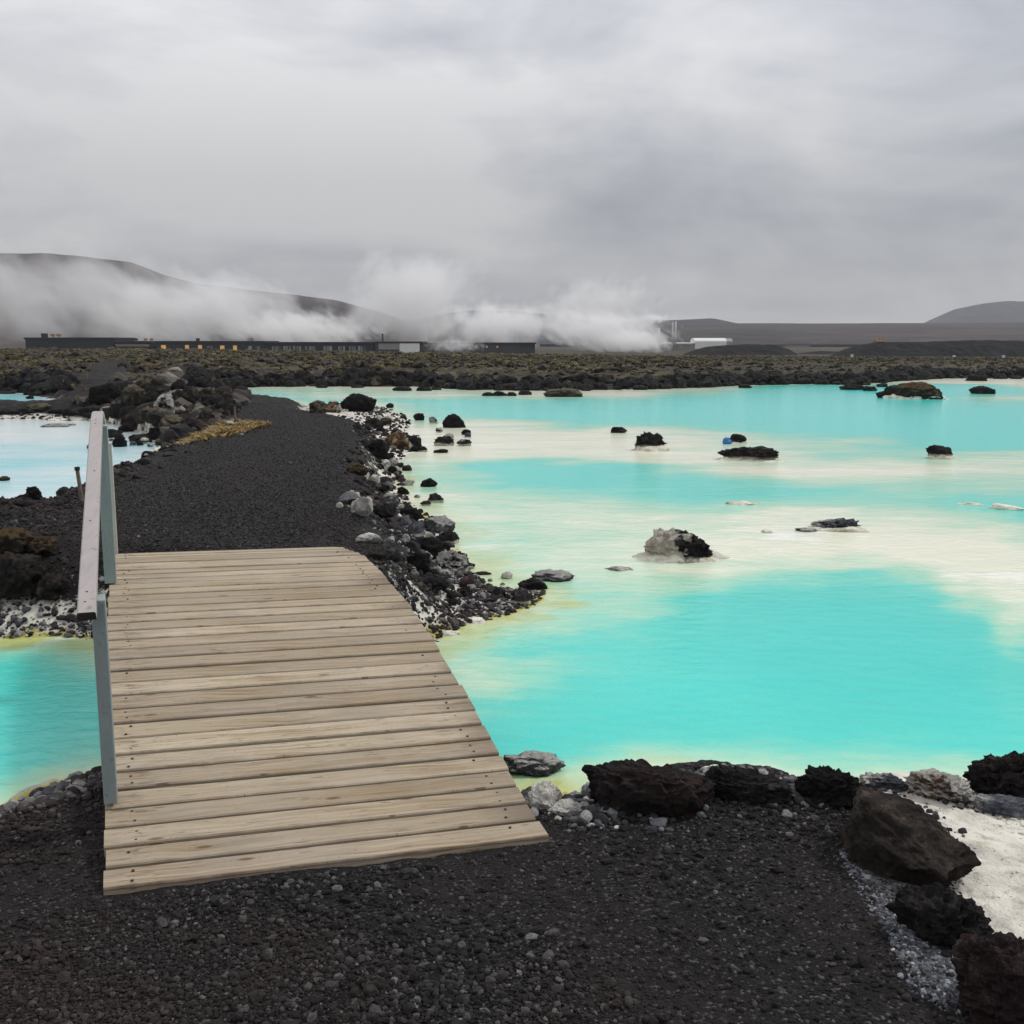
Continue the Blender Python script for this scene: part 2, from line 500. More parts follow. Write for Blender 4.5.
def rock_shape(seed, sub=4, spiky=.3, blocky=.5, lumps=2.0, fine=.05):
    V, F = ico(sub)
    r0 = np.random.default_rng(seed)
    P = V.copy()
    # facets
    for k in range(int(4 + blocky * 10)):
        n = r0.normal(size=3); n /= np.linalg.norm(n)
        d = r0.uniform(.62, .95)
        s = P @ n - d
        P = P - np.outer(np.where(s > 0, s * (.55 + .4 * blocky), 0), n)
    off = r0.uniform(-50, 50, 3)
    a = fbm(V * lumps + off, 3, seed % 977, .5)
    b = fbm(V * lumps * 2.6 + off, 4, seed % 877 + 5, .55, True)
    c = fbm(V * 9 + off, 4, seed % 777 + 9, .6)
    k = 1 + .30 * a + spiky * .45 * b + fine * 1.6 * c
    P = P * k[:, None]
    w = np.stack([fbm(V * 6 + off + 31 * i, 3, seed % 577 + i) for i in range(3)], 1)
    P = P + w * (.10 * spiky + fine * .8)
    return P, F


def rock_object(name, base, size, mat, seed, sub=4, rz=None, tilt=0, box=0, cut=.27, crumb=0, **kw):
    """base: point on the ground under its middle; size: width, depth, height above ground"""
    P, F = rock_shape(seed, sub, **kw)
    r0 = np.random.default_rng(seed + 1)
    a = r0.uniform(0, 6.28)
    ca, sa = math.cos(a), math.sin(a)
    P[:, :2] = P[:, :2] @ np.array([[ca, -sa], [sa, ca]])
    lo, hi = P.min(0), P.max(0)
    P = (P - (lo + hi) / 2) / (hi - lo)
    if box:
        q = np.sign(P) * (np.abs(P) * 2) ** (1 - .45 * box) / 2; P = P * (1 - .8 * box) + q * .8 * box; P /= (P.max(0) - P.min(0))
    # cut flat just under the ground
    P[:, 2] = np.maximum(P[:, 2] + .5 - cut, -.02) / (1 - cut)
    if tilt: P[:, 2] = np.where(P[:, 2] > 0, P[:, 2] * (1 - tilt * P[:, 0]), P[:, 2]); P[:, 2] /= P[:, 2].max()
    P = P * np.array(size)
    P[:, 2] -= .06 * size[2]
    if crumb:
        m = float(np.mean(size)); o3 = r0.uniform(-40, 40, 3)
        dv = P - np.array([0, 0, size[2] * .25]); dv /= np.linalg.norm(dv, axis=1)[:, None] + 1e-9
        e = fbm(P / m * 4.5 + o3, 3, seed % 377 + 2, .6, True) * .5 + fbm(P / m * 10 + o3, 3, seed % 277 + 4, .65) * .8
        pit = vnoise(P / m * 15 + o3, seed % 91)
        e = e - np.clip(pit - .15, 0, 1) * .7
        P = P + dv * (e * crumb * .55 * m)[:, None]
    o = np_mesh(name, P, F, mat, smooth=True)
    o.location = base
    if rz is not None: o.rotation_euler[2] = rz
    return o


def place_rock(cx, by, wpx, hpx, kind, label=None, group=None, z=None, sub=4, depth=.8, seed=None, name='lava_rock', cat='rock', zoff=0, foot=0, crumb=None, **kw):
    """a rock whose foot stands at photo point (cx, by), wpx wide and hpx tall there"""
    lev = WATER if z is None else z
    p = at_z(cx, by, lev)
    if z is None:
        p = ground_hit(cx, by); lev = p[2]
    dist = math.hypot(p[1], CAMZ - lev)
    w, h = wpx / FOC * dist, hpx / FOC * dist
    ang = math.atan2(p[0], p[1])
    # the foreshortened depth of the foot shows as extra height; keep the drawn height
    dep = w * depth
    h = max(h - dep * .35 * (CAMZ - lev) / dist, .35 * h) * 1.08
    seed = seed if seed is not None else int(cx * 13 + by * 7)
    c = np.array([p[0], p[1], 0]) + np.array([math.sin(ang), math.cos(ang), 0]) * dep * .42
    if z is None: lev = lev + .85 * max(0, max(WATER, ground_z(c[0], c[1])) - lev)
    o = rock_object(name, (c[0], c[1], lev + zoff), (w, dep, h), RM[kind], seed, sub, rz=-ang, crumb=(0 if sub < 4 or kind in ('foot', 'white') else .11) if crumb is None else crumb, **kw)
    set_props(o, label, cat, group)
    if foot:
        P, F = rock_shape(seed + 77, 4, spiky=.25, blocky=.1, lumps=2.6, fine=.03)
        P = P / np.abs(P).max(0) * np.array([w * .57 * (1 + foot), dep * .57 * (1 + foot), h * .62])
        P[:, 2] = np.maximum(P[:, 2] - h * .24, -.02)
        P[:, 0] += w * .04
        f_ = np_mesh('silica_foot', P, F, RM['foot'], smooth=True); f_.parent = o
    return o


# ================================================================== GROUND
az = np.r_[np.arange(-78, -31, 1.5), np.arange(-31, 31, .115), np.arange(31, 79, 1.5)]
rr = [.25]
while rr[-1] < 2.2: rr.append(rr[-1] * 1.06)
while rr[-1] < 230: rr.append(rr[-1] * 1.0052)
while rr[-1] < 3900: rr.append(rr[-1] * 1.05)
rr = np.array(rr)
A, RR = np.meshgrid(np.radians(az), rr)
P2 = np.c_[(RR * np.sin(A)).ravel(), (RR * np.cos(A)).ravel()]
H, M = terrain(P2, True)
nc, nr = len(az), len(rr)
idx = np.arange(nc * nr).reshape(nr, nc)
Fq = np.stack([idx[:-1, :-1], idx[:-1, 1:], idx[1:, 1:], idx[1:, :-1]], -1).reshape(-1, 4)
# drop what lies deep under the water
ground = np_mesh('ground', np.c_[P2, H], Fq, mat_terrain())
set_props(ground, kind='structure')
d, r_ = M['d'], M['r']
P3 = np.c_[P2, np.zeros(len(P2))]
shore_w = np.interp(r_, [3, 8, 20, 60], [.42, .75, 1.2, 1.6])
sil = np.clip(1 - d / shore_w, 0, 1) * .62
# how chalky each stretch of shore is
pxx = 512 + FOC * P2[:, 0] / np.maximum(P2[:, 1], .5)
sil *= np.where(M['near'], np.interp(pxx, [-200, 40, 110, 500, 560, 600, 800, 860], [.8, .95, .8, 1.0, .85, .3, .4, 1.0]), np.interp(r_, [6, 7, 12, 20, 30, 60], [1.1, 1.2, 1.2, .95, .6, .5]))
low = (1 - sstep(H, WATER + .06, WATER + .25)) * (~M['near']) * sstep(d, -.1, .05) * np.interp(r_, [6, 22, 32, 40], [.72, .68, .4, 0])
sil = np.maximum(sil, low)
sil = np.maximum(sil, M['beach'] * .75)
attr(ground, 'silica', sil)
alg = np.exp(-((d - .02) / np.interp(r_, [3, 8, 20], [.10, .14, .2])) ** 2) * np.interp(r_, [3, 9, 16, 24], [.85, .7, .45, 0])
alg *= np.where(M['near'] & (pxx > 590), .45, 1)
alg = np.maximum(alg, .7 * np.exp(-(((P2[:, 0] - at_z(985, 850, -.13)[0]) / .13) ** 2 + ((P2[:, 1] - at_z(985, 850, -.13)[1]) / .10) ** 2)))
attr(ground, 'algae', alg)
attr(ground, 'field', M['field'])
attr(ground, 'path', M['path'])
attr(ground, 'beach', M['beach'])

# ================================================================== WATER
ys = [374, 380, 386, 392, 400, 415, 428, 436, 445, 452, 458, 470, 480, 490, 505, 520, 540, 560, 580, 600, 620, 650, 700, 745, 768, 785, 830]
xs = [-300, 90, 230, 440, 520, 600, 680, 760, 840, 920, 980, 1024]
S = np.array([
    [.9, .9, 1, 1, 1, 1, 1, 1, 1, .9, 1, 1],
    [.8, .8, 1, 1, 1, 1, 1, .9, .7, .9, 1, 1],
    [.7, .7, 1, 1, 1, 1, .9, .35, .15, .1, .2, .6],
    [.4, .4, .5, .7, .95, .8, .35, .1, 0, 0, 0, .1],
    [.1, .2, .2, .05, .15, .15, .05, 0, 0, .1, .45, .55],
    [.3, .9, .4, .2, 0, 0, 0, 0, 0, 0, 0, .05],
    [.3, .8, .7, .8, .6, .3, .2, .1, 0, 0, 0, 0],
    [.2, .7, .8, .95, .9, .85, .75, .3, .1, 0, 0, 0],
    [.15, .5, .9, 1, .95, .9, .75, .65, .5, .15, .1, .1],
    [.15, .5, 1, 1, .9, .85, .8, .6, .4, .35, .5, .5],
    [.15, .5, 1, .8, .7, .7, .8, .7, .3, .4, .6, .6],
    [.2, .5, 1, .55, .15, .1, .4, .8, .8, .8, .7, .6],
    [.3, .5, 1, .4, .12, .05, .1, .25, .45, .5, .5, .5],
    [.4, .6, 1, .6, .4, .22, .15, .15, .2, .4, .5, .45],
    [.5, .7, 1, .62, .55, .55, .5, .42, .34, .26, .2, .2],
    [.5, .7, 1, .68, .66, .78, .82, .82, .75, .6, .35, .15],
    [.5, .7, 1, .66, .62, .74, .9, .96, .96, .92, .85, .6],
    [.4, .5, 1, .66, .58, .6, .66, .62, .62, .86, 1, .98],
    [.3, .4, 1, .66, .55, .48, .42, .28, .22, .42, .85, .98],
    [.2, .2, .8, .64, .50, .38, .24, .12, .06, .14, .50, .88],
    [.1, .1, .5, .60, .42, .28, .12, .03, 0, .02, .16, .62],
    [0, 0, .2, .46, .30, .18, .07, 0, 0, 0, .02, .16],
    [0, 0, 0, .25, .14, .08, .03, 0, 0, 0, 0, .12],
    [.05, .05, .05, .1, .12, .15, .12, .12, .1, .1, .1, .12],
    [.12, .12, .1, .25, .35, .5, .42, .42, .38, .35, .35, .35],
    [.3, .3, .3, .5, .6, .65, .6, .6, .6, .6, .6, .6],
    [.5, .5, .5, .6, .7, .7, .7, .7, .7, .7, .7, .7]])
# soundings: bearings and ranges on the lake
sb = np.array([(x - 512) / FOC / math.cos(PITCH) for x in xs])
wa = np.r_[np.arange(-78, -33, 3.0), np.arange(-33, 33, .22), np.arange(33, 79, 3.0)]
wr = [1.5]
while wr[-1] < 150: wr.append(wr[-1] * 1.009)
while wr[-1] < 1500: wr.append(wr[-1] * 1.2)
wr = np.array(wr)
A, RR = np.meshgrid(np.radians(wa), wr)
W2 = np.c_[(RR * np.sin(A)).ravel(), (RR * np.cos(A)).ravel()]
k = (CAMZ - WATER) / np.maximum(W2[:, 1], .4)          # depression of the sight line, the natural measure of range
c_, s_ = math.cos(PITCH), math.sin(PITCH)
vv = 512 + FOC * (k * c_ - s_) / (c_ + k * s_)
uu = 512 + FOC * (W2[:, 0] / np.maximum(W2[:, 1], .4)) / (c_ + k * s_)
W3 = np.c_[W2, np.zeros(len(W2))]
fi = np.interp(vv, ys, np.arange(len(ys)))
fj = np.interp(uu, xs, np.arange(len(xs)))
wq = np.c_[np.arctan2(W2[:, 0], W2[:, 1]) * 7, np.log(np.maximum(np.hypot(W2[:, 0], W2[:, 1]), .5)) * 7, np.zeros(len(W2))]
fi = np.clip(fi + fbm(wq, 4, 301, .6) * 1.0, 0, len(ys) - 1.001); fj = np.clip(fj + fbm(wq * 1.3 + 9, 4, 302, .6) * .75, 0, len(xs) - 1.001)
i0 = np.clip(fi.astype(int), 0, len(ys) - 2); j0 = np.clip(fj.astype(int), 0, len(xs) - 2)
ti, tj = fi - i0, fj - j0
ti = ti * ti * (3 - 2 * ti); tj = tj * tj * (3 - 2 * tj)
shoal = (S[i0, j0] * (1 - ti) + S[i0 + 1, j0] * ti) * (1 - tj) + (S[i0, j0 + 1] * (1 - ti) + S[i0 + 1, j0 + 1] * ti) * tj
dn, db = land_d(W2)
dsh = -np.maximum(dn, db)
rw = np.hypot(W2[:, 0], W2[:, 1])
nc, nr = len(wa), len(wr)
idx = np.arange(nc * nr).reshape(nr, nc)
Fw = np.stack([idx[:-1, :-1], idx[:-1, 1:], idx[1:, 1:], idx[1:, :-1]], -1).reshape(-1, 4)
keep = np.maximum(dn, db)[Fw].min(1) < 2.0
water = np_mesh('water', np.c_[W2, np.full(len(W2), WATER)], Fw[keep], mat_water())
set_props(water, kind='structure')
shore_cream = np.exp(-np.clip(dsh, 0, 99) / np.interp(rw, [4, 8, 20, 50], [.22, .5, .9, 1.2])) * .7
attr(water, 'shoal', np.maximum(shoal, shore_cream))
attr(water, 'amp', .34 + 1.0 * shoal * (1 - .55 * shoal))
inp1, inp2 = sdf(W2, pool1), sdf(W2, pool2)
attr(water, 'ice', sstep(np.maximum(inp1, inp2), -2, .4))
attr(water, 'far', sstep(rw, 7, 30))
alg = np.exp(-(np.clip(dsh, 0, 9) / np.interp(rw, [4, 7, 12, 20], [.30, .55, .6, .5])) ** 2) * np.interp(rw, [4, 8, 15, 22], [.72, .7, .5, 0])
alg = alg * np.interp(uu, [-200, 110, 430, 540, 620, 1100], [.6, .6, .9, 1, .5, .4])
for ax_, ay_, ar_, av_ in ((548, 789, .17, 1.1), (560, 800, .14, 1.0), (436, 634, .22, 1.0), (505, 618, .22, .9), (566, 604, .26, .85), (402, 478, .45, .9), (392, 497, .4, .8), (20, 641, .30, .9), (75, 645, .3, .8), (72, 782, .14, 1.0), (20, 806, .12, .9), (985, 812, .14, .8)):
    q_ = at_z(ax_, ay_, WATER); alg = np.maximum(alg, av_ * np.exp(-(((W2[:, 0] - q_[0]) ** 2 + (W2[:, 1] - q_[1]) ** 2) / ar_ ** 2)))
attr(water, 'algae', alg)

# ================================================================== FOOTBRIDGE
N, PW, LEN = 35, .10682, 1.4387
YAW, SK, TILT = -.344085, .0432268, .0250991
co = (.1098858, .4340526, -.4732213, .1688676, -.0212585)
prof = []
s = y = z = 0.0
for i in range(N + 1):
    prof.append((y, z))
    for _ in range(8):
        th = sum(c * s ** k for k, c in enumerate(co))
        y += PW / 8 * math.cos(th); z += PW / 8 * math.sin(th); s += PW / 8
bridge = empty('footbridge', (-1.24738, 3.01846, 0))
set_props(bridge, 'arched plank footbridge with one handrail on its left edge, between black gravel banks', 'footbridge')
dY = Vector((math.sin(YAW), math.cos(YAW), 0)); dX = Vector((math.cos(YAW + SK), -math.sin(YAW + SK), -TILT))


def deckp(u, i, up=0):
    """point on the deck: u metres from the left edge, i in planks from the near end"""
    k = min(max(i, 0), N); a = int(min(k, N - 1)); t = k - a
    yy = prof[a][0] * (1 - t) + prof[a + 1][0] * t; zz = prof[a][1] * (1 - t) + prof[a + 1][1] * t
    if i < 0: yy += i * PW
    if i > N: yy += (i - N) * PW; zz -= (i - N) * PW * .2
    return dY * yy + dX * u + Vector((0, 0, zz + up))


def mat_deck():
    t = NT('weathered_planks')
    rnd = t.n('ShaderNodeNewGeometry').outputs['Random Per Island']
    uv = t.n('ShaderNodeUVMap'); uv.uv_map = 'grain'
    comb = t.n('ShaderNodeCombineXYZ'); s = t.sep(uv.outputs[0])
    t.put(comb.inputs[0], s[0]); t.put(comb.inputs[1], s[1]); t.put(comb.inputs[2], t.math('MULTIPLY', rnd, 37.0))
    v = comb.outputs[0]
    warp = t.noise(t.mapping(v, (2.2, 5, 1)), 1, 2, .5)
    g = t.n('ShaderNodeCombineXYZ'); q = t.sep(v)
    t.put(g.inputs[0], t.math('MULTIPLY', q[0], 1.3)); t.put(g.inputs[1], t.math('ADD', t.math('MULTIPLY', q[1], 85), t.math('MULTIPLY', warp, 9))); t.put(g.inputs[2], q[2])
    gr = t.noise(g.outputs[0], 1, 5, .65, .3)
    fine = t.noise(t.mapping(v, (6, 420, 1)), 1, 3, .7)
    base = t.mix(t.rng(rnd, 0, 1), lin(156, 143, 122), lin(192, 179, 156))
    base = t.mix(t.rng(t.noise(t.mapping(v, (1.2, 3, 1)), 1, 3), .38, .64, 0, .45), base, lin(186, 172, 158))
    patch = t.noise(t.mapping(v, (2.4, 4, 1)), 1, 4, .6)
    col = t.mix(t.rng(gr, .40, .62, 0, t.rng(patch, .35, .65, .30, .95)), base, lin(134, 113, 84))
    col = t.mix(t.rng(gr, .60, .74, 0, t.rng(patch, .4, .7, .15, .65)), col, lin(88, 72, 54))
    col = t.mix(t.rng(fine, .52, .70, 0, .55), col, lin(112, 99, 84))
    scuff = t.noise(t.mapping(v, (26, 60, 1)), 1, 5, .7)
    col = t.mix(t.rng(scuff, .60, .72, 0, .5), col, lin(120, 108, 96))
    col = t.mix(t.rng(t.noise(t.mapping(v, (70, 110, 1)), 1, 2, .5), .70, .74, 0, .6), col, lin(66, 56, 48))
    col = t.mix(t.rng(t.noise(t.mapping(v, (1.6, 2.2, 1)), 1, 4, .62), .46, .66, 0, .55), col, lin(142, 133, 121))
    ed = t.math('MAXIMUM', t.rng(q[1], .003, .0125, 1, 0), t.rng(q[1], .0945, .104, 0, 1))
    col = t.mix(t.math('MULTIPLY', ed, t.rng(t.noise(t.mapping(v, (7, 3, 1)), 1, 4, .6), .3, .6, .45, .95)), col, lin(74, 60, 47))
    # knots
    vk = t.mapping(v, (2.6, 9, 1))
    kd = t.voro(vk, 1.25)
    col = t.mix(t.rng(kd, .05, .11, .75, 0), col, lin(86, 64, 44))
    ring = t.math('SINE', t.math('MULTIPLY', kd, 90))
    col = t.mix(t.math('MULTIPLY', t.rng(ring, .2, 1, 0, .35), t.rng(kd, .12, .30, 1, 0)), col, lin(112, 92, 68))
    # grey damp weathering near the outer ends and blotches of dirt
    nz = t.noise(t.mapping(v, (3.2, 7, 1)), 1, 5, .6)
    endf = t.math('MAXIMUM', t.rng(q[0], 1.12, 1.42), t.rng(q[0], .26, .0, 0, .55))
    rr_ = t.rng(t.math('FRACT', t.math('MULTIPLY', rnd, 13.7)), .35, .9)
    col = t.mix(t.math('MULTIPLY', t.rng(t.math('ADD', nz, t.math('MULTIPLY', endf, .22)), .54, .74), t.math('MULTIPLY', endf, t.math('MULTIPLY', rr_, .75))), col, lin(104, 92, 82))
    col = t.mix(t.rng(t.noise(t.mapping(v, (5, 14, 1)), 1, 4, .6), .66, .76, 0, .5), col, lin(104, 88, 72))
    nl = t.math('MULTIPLY', t.rng(t.math('ABSOLUTE', t.math('SUBTRACT', q[0], .09)), 0, .11, 1, 0), t.rng(t.noise(t.mapping(v, (12, 55, 1)), 1, 4, .6), .53, .66))
    col = t.mix(t.math('MULTIPLY', nl, .6), col, lin(78, 62, 54))
    # cracks near the ends
    cr = t.noise(t.mapping(v, (9, 120, 1)), 1, 2, .5)
    col = t.mix(t.math('MULTIPLY', t.rng(cr, .68, .72), .6), col, lin(58, 46, 38))
    h = t.math('ADD', t.math('MULTIPLY', gr, -.6), t.math('MULTIPLY', fine, -.5))
    h = t.math('ADD', h, t.math('MULTIPLY', scuff, -.4))
    return t.surf(col, .85, .2, t.bump(h, .6, .005))


def build_deck():
    bm = bmesh.new()
    uvl = bm.loops.layers.uv.new('grain')
    T, SEG = .034, 7
    for k in range(N):
        gap = random.uniform(.0052, .0085)
        x0, x1 = random.uniform(-.004, .005), LEN + random.uniform(-.006, .006)
        if k >= 29: x1 -= .012 * (k - 28)
        dz = random.uniform(-.0022, .0022)
        i0, i1 = k + gap / PW, k + 1 - gap / PW
        if k == 0: i0 = 0
        rows = []
        wob = [random.uniform(-.0012, .0012) for _ in range(SEG + 1)]
        bev = .004
        for j in range(SEG + 1):
            u = x0 + (x1 - x0) * j / SEG
            sec = [(i0, -T), (i0, -bev), (i0 + bev / PW, 0), (i1 - bev / PW, 0), (i1, -bev), (i1, -T)]
            ring = []
            for (ii, up) in sec:
                ring.append((bm.verts.new(deckp(u, ii + wob[j] / PW, up + dz)), u, (ii - k) * PW - up * (1 if ii < k + .5 else 1)))
            rows.append(ring)

        def face(q):
            f = bm.faces.new([a[0] for a in q])
            for lp, a in zip(f.loops, q): lp[uvl].uv = (a[1], a[2])
        for j in range(SEG):
            for m in range(6):
                face([rows[j][m], rows[j + 1][m], rows[j + 1][(m + 1) % 6], rows[j][(m + 1) % 6]])
        face(rows[0][::-1]); face(rows[-1])
    bmesh.ops.recalc_face_normals(bm, faces=bm.faces)
    me = bpy.data.meshes.new('deck'); bm.to_mesh(me); bm.free()
    me.materials.append(mat_deck())
    o = bpy.data.objects.new('deck', me); COL.objects.link(o); o.parent = bridge
    return o


deck = build_deck()
m_nail = simple('rusted_nail', lin(52, 42, 38), .6, .4, .3, 60)
nm = MB()
for k in range(N):
    for u in (.085, LEN - .10):
        if k >= 29 and u > 1: u -= .012 * (k - 28)
        for f in (.28, .72):
            if random.random() < .25: continue
            c = deckp(u + random.uniform(-.014, .014), k + f + random.uniform(-.05, .05), .0006)
            nm.tube(c - Vector((0, 0, .003)), c + Vector((0, 0, .0012)), .0052, .0050, 8)
nm.build('nail_heads', m_nail, bridge)['kind'] = 'stuff'
m_beam = simple('dark_timber', lin(92, 80, 66), .85, .2, .3, 12)
for u in (.10, .72, LEN - .16):
    bm = bmesh.new()
    ring0 = None
    for i in range(0, N + 1):
        ring = [bm.verts.new(deckp(u + du, min(max(i, .3), N - .3), up)) for du, up in ((0, -.036), (.05, -.036), (.05, -.036 - .14 * min(1, i / 3, (N - i) / 3) - .02), (0, -.036 - .14 * min(1, i / 3, (N - i) / 3) - .02))]
        if ring0:
            for m in range(4): bm.faces.new((ring0[m], ring0[(m + 1) % 4], ring[(m + 1) % 4], ring[m]))
        else: bm.faces.new(ring)
        ring0 = ring
    bm.faces.new(ring0[::-1])
    bmesh.ops.recalc_face_normals(bm, faces=bm.faces)
    me = bpy.data.meshes.new('beam'); bm.to_mesh(me); bm.free(); me.materials.append(m_beam)
    o = bpy.data.objects.new('beam', me); COL.objects.link(o); o.parent = bridge


def paint(name, col, wear):
    t = NT(name); v = t.coord()
    n = t.noise(t.mapping(v, (8, 2, 2)), 3, 6, .65)
    c = t.mix(t.rng(n, .35, .7), tuple(x * .86 for x in col[:3]) + (1,), col)
    c = t.mix(t.rng(t.noise(v, 18, 6, .7), .60, .70, 0, .7), c, wear)
    c = t.mix(t.rng(t.noise(t.mapping(v, (60, 5, 30)), 1.5, 5, .7), .58, .72, 0, .5), c, wear)
    return t.surf(c, .55, .35, t.bump(t.noise(v, 40, 4), .15, .004))


m_rail = paint('lilac_grey_paint', lin(168, 160, 158), lin(104, 96, 90))
m_post = paint('grey_green_paint', lin(140, 152, 150), lin(84, 84, 80))
m_pale_post = paint('pale_worn_paint', lin(190, 186, 176), lin(130, 120, 108))
m_end = simple('dark_end_grain', lin(48, 44, 42), .9, .2)

RAILP = [(3.30, .795), (3.5, .845), (4.0, .955), (4.6, 1.088), (5.0, 1.175), (5.3, 1.235), (5.5, 1.268), (5.65, 1.283), (5.8, 1.280), (5.95, 1.258), (6.1, 1.21), (6.25, 1.15), (6.42, 1.07), (6.55, 1.0)]


def edge_x(y): return -1.24738 + math.tan(YAW) * (y - 3.01846)


RW, RT = .057, .028
railpts = []
yy = np.linspace(3.30, 6.55, 48)
zz = np.interp(yy, [p[0] for p in RAILP], [p[1] for p in RAILP])
for _ in range(2): zz[1:-1] = (zz[:-2] + 2 * zz[1:-1] + zz[2:]) / 4
bm = bmesh.new(); prev = None
side = Vector((math.cos(YAW), -math.sin(YAW), 0))
for i, (y, z) in enumerate(zip(yy, zz)):
    z = z - .0
    tz = (zz[min(i + 1, 47)] - zz[max(i - 1, 0)]) / (yy[min(i + 1, 47)] - yy[max(i - 1, 0)])
    nrm = Vector((0, -tz, 1)).normalized()
    c = Vector((edge_x(y) - .0155, y, z)) - bridge.location
    b = .004
    sec = [(-RW / 2, -RT), (-RW / 2, -b), (-RW / 2 + b, 0), (RW / 2 - b, 0), (RW / 2, -b), (RW / 2, -RT)]
    ring = [bm.verts.new(c + side * a + nrm * h) for a, h in sec]
    if prev:
        for m in range(6): bm.faces.new((prev[m], prev[(m + 1) % 6], ring[(m + 1) % 6], ring[m]))
    else: first = bm.faces.new(ring); first.material_index = 1
    prev = ring
last = bm.faces.new(prev[::-1]); last.material_index = 1
bmesh.ops.recalc_face_normals(bm, faces=bm.faces)
me = bpy.data.meshes.new('handrail'); bm.to_mesh(me); bm.free(); me.materials.append(m_rail); me.materials.append(m_end)
rail = bpy.data.objects.new('handrail', me); COL.objects.link(rail); rail.parent = bridge
for y in (3.37, 3.44, 4.05, 4.62, 5.35, 5.43):
    z = float(np.interp(y, yy, zz)); c = Vector((edge_x(y) - .0155 + random.uniform(-.006, .006), y, z)) - bridge.location
    MB().tube(c - Vector((0, 0, .004)), c + Vector((0, 0, .0015)), .0042, .004, 8).build('screw', m_nail, rail)
for (y, wx, wy) in ((3.46, .044, .095), (5.44, .058, .11), (6.40, .040, .095)):
    ztop = float(np.interp(y, yy, zz)) - RT - .001
    kk = (y - 3.01846) / math.cos(YAW) * 1.0
    zb = float(np.interp((y - 3.01846), [p[0] * math.cos(YAW) for p in prof], [p[1] for p in prof])) - .0
    x = edge_x(y) + (.014 if y > 6 else .008 if y > 5 else .02)
    pb = MB()
    rot = Matrix.Rotation(-YAW, 4, 'Z')
    lift = .006 + .0
    c = Vector((x, y, (zb + lift + ztop) / 2)) - bridge.location
    pb.box(c, (wx, wy, ztop - zb - lift), rot=rot, bevel=.004)
    pb.build('post', m_post if y < 6 else m_pale_post, bridge)

# ================================================================== GRAVEL STONES
def stones(name, XY, size, mat, label, sub=0, flat=.75, lift=.25, smooth=False, spk=.3):
    """many loose stones as one heap-like surface cover"""
    V, F = ico(sub + 1)
    n, nv = len(XY), len(V)
    variants = []
    for q in range(16):
        P, _ = rock_shape(900 + q, sub + 1, spiky=spk, blocky=.9, fine=.02)
        variants.append(P)
    variants = np.array(variants)
    pick = rng.integers(0, 16, n)
    P = variants[pick]
    ang = rng.uniform(0, 6.28, n); tilt = rng.uniform(-.7, .7, n)
    ca, sa, ct, st = np.cos(ang), np.sin(ang), np.cos(tilt), np.sin(tilt)
    sc = np.stack([rng.uniform(.8, 1.25, n), rng.uniform(.65, 1.0, n), rng.uniform(.5, .9, n) * flat / .75], 1)
    P = P * sc[:, None, :]
    y = P[:, :, 1] * ct[:, None] - P[:, :, 2] * st[:, None]; z = P[:, :, 1] * st[:, None] + P[:, :, 2] * ct[:, None]
    x = P[:, :, 0] * ca[:, None] - y * sa[:, None]; y = P[:, :, 0] * sa[:, None] + y * ca[:, None]
    P = np.stack([x, y, z], -1) * size[:, None, None]
    hz = terrain(XY)
    P[:, :, 0] += XY[:, None, 0]; P[:, :, 1] += XY[:, None, 1]; P[:, :, 2] += (hz + size * lift)[:, None]
    FF = (F[None] + (np.arange(n) * nv)[:, None, None]).reshape(-1, 3)
    o = np_mesh(name, P.reshape(-1, 3), FF, mat, smooth=smooth)
    set_props(o, label, 'gravel', kind='stuff')
    return o


def mat_stones(name, stops):
    t = NT(name); v = t.coord()
    rnd = t.n('ShaderNodeNewGeometry').outputs['Random Per Island']
    c = t.ramp(rnd, stops)
    n = t.noise(v, 90, 5, .65)
    c = t.mix(t.rng(n, .35, .7, 0, .6), c, tuple(x * .45 for x in stops[1][1][:3]) + (1,))
    c = t.mix(t.rng(t.noise(v, 1.0, 4, .6), .46, .62, 0, .55), c, lin(50, 39, 33))
    return t.surf(c, .9, .3, t.bump(n, .6, .006))


def scatter(n, box, test):
    """random points of the ground inside box that pass test(P, masks)"""
    out = []
    tot = 0
    while tot < n:
        P = np.c_[rng.uniform(box[0], box[1], 30000), rng.uniform(box[2], box[3], 30000)]
        h, m = terrain(P, True)
        u = rng.uniform(0, 1, len(P))
        keep = P[u < test(P, m, h)]
        out.append(keep); tot += len(keep)
        if len(out) > 40: break
    return np.concatenate(out)[:n]


m_gravel = mat_stones('black_gravel_stones', [(0, lin(13, 12, 13)), (.46, lin(29, 27, 28)), (.78, lin(50, 47, 48)), (.95, lin(84, 81, 82)), (1, lin(120, 116, 114))])
m_pale = mat_stones('silica_dusted_stones', [(0, lin(30, 30, 33)), (.4, lin(58, 58, 63)), (.72, lin(98, 99, 104)), (.9, lin(150, 150, 149)), (1, lin(205, 202, 195))])


deck_poly = [tuple((Vector((-1.24738, 3.01846, 0)) + dY * yy_ + dX * u_)[:2]) for yy_, u_ in ((-.03, -.02), (-.03, LEN + .03), (3.7, LEN + .03), (3.7, -.02))]


def off_deck(P): return sdf(P, deck_poly) < -.004


m_chip = mat_stones('blue_grey_chippings', [(0, lin(44, 46, 52)), (.35, lin(84, 88, 96)), (.75, lin(126, 131, 140)), (.95, lin(176, 180, 186)), (1, lin(214, 214, 212))])


def frame_u(P): return np.abs(P[:, 0]) / np.maximum(P[:, 1], .1)


def clump(P, m, sc=1.2, seed=71): return sstep(fbm(np.c_[P, np.zeros(len(P))] * sc, 3, seed), -.25, .35)


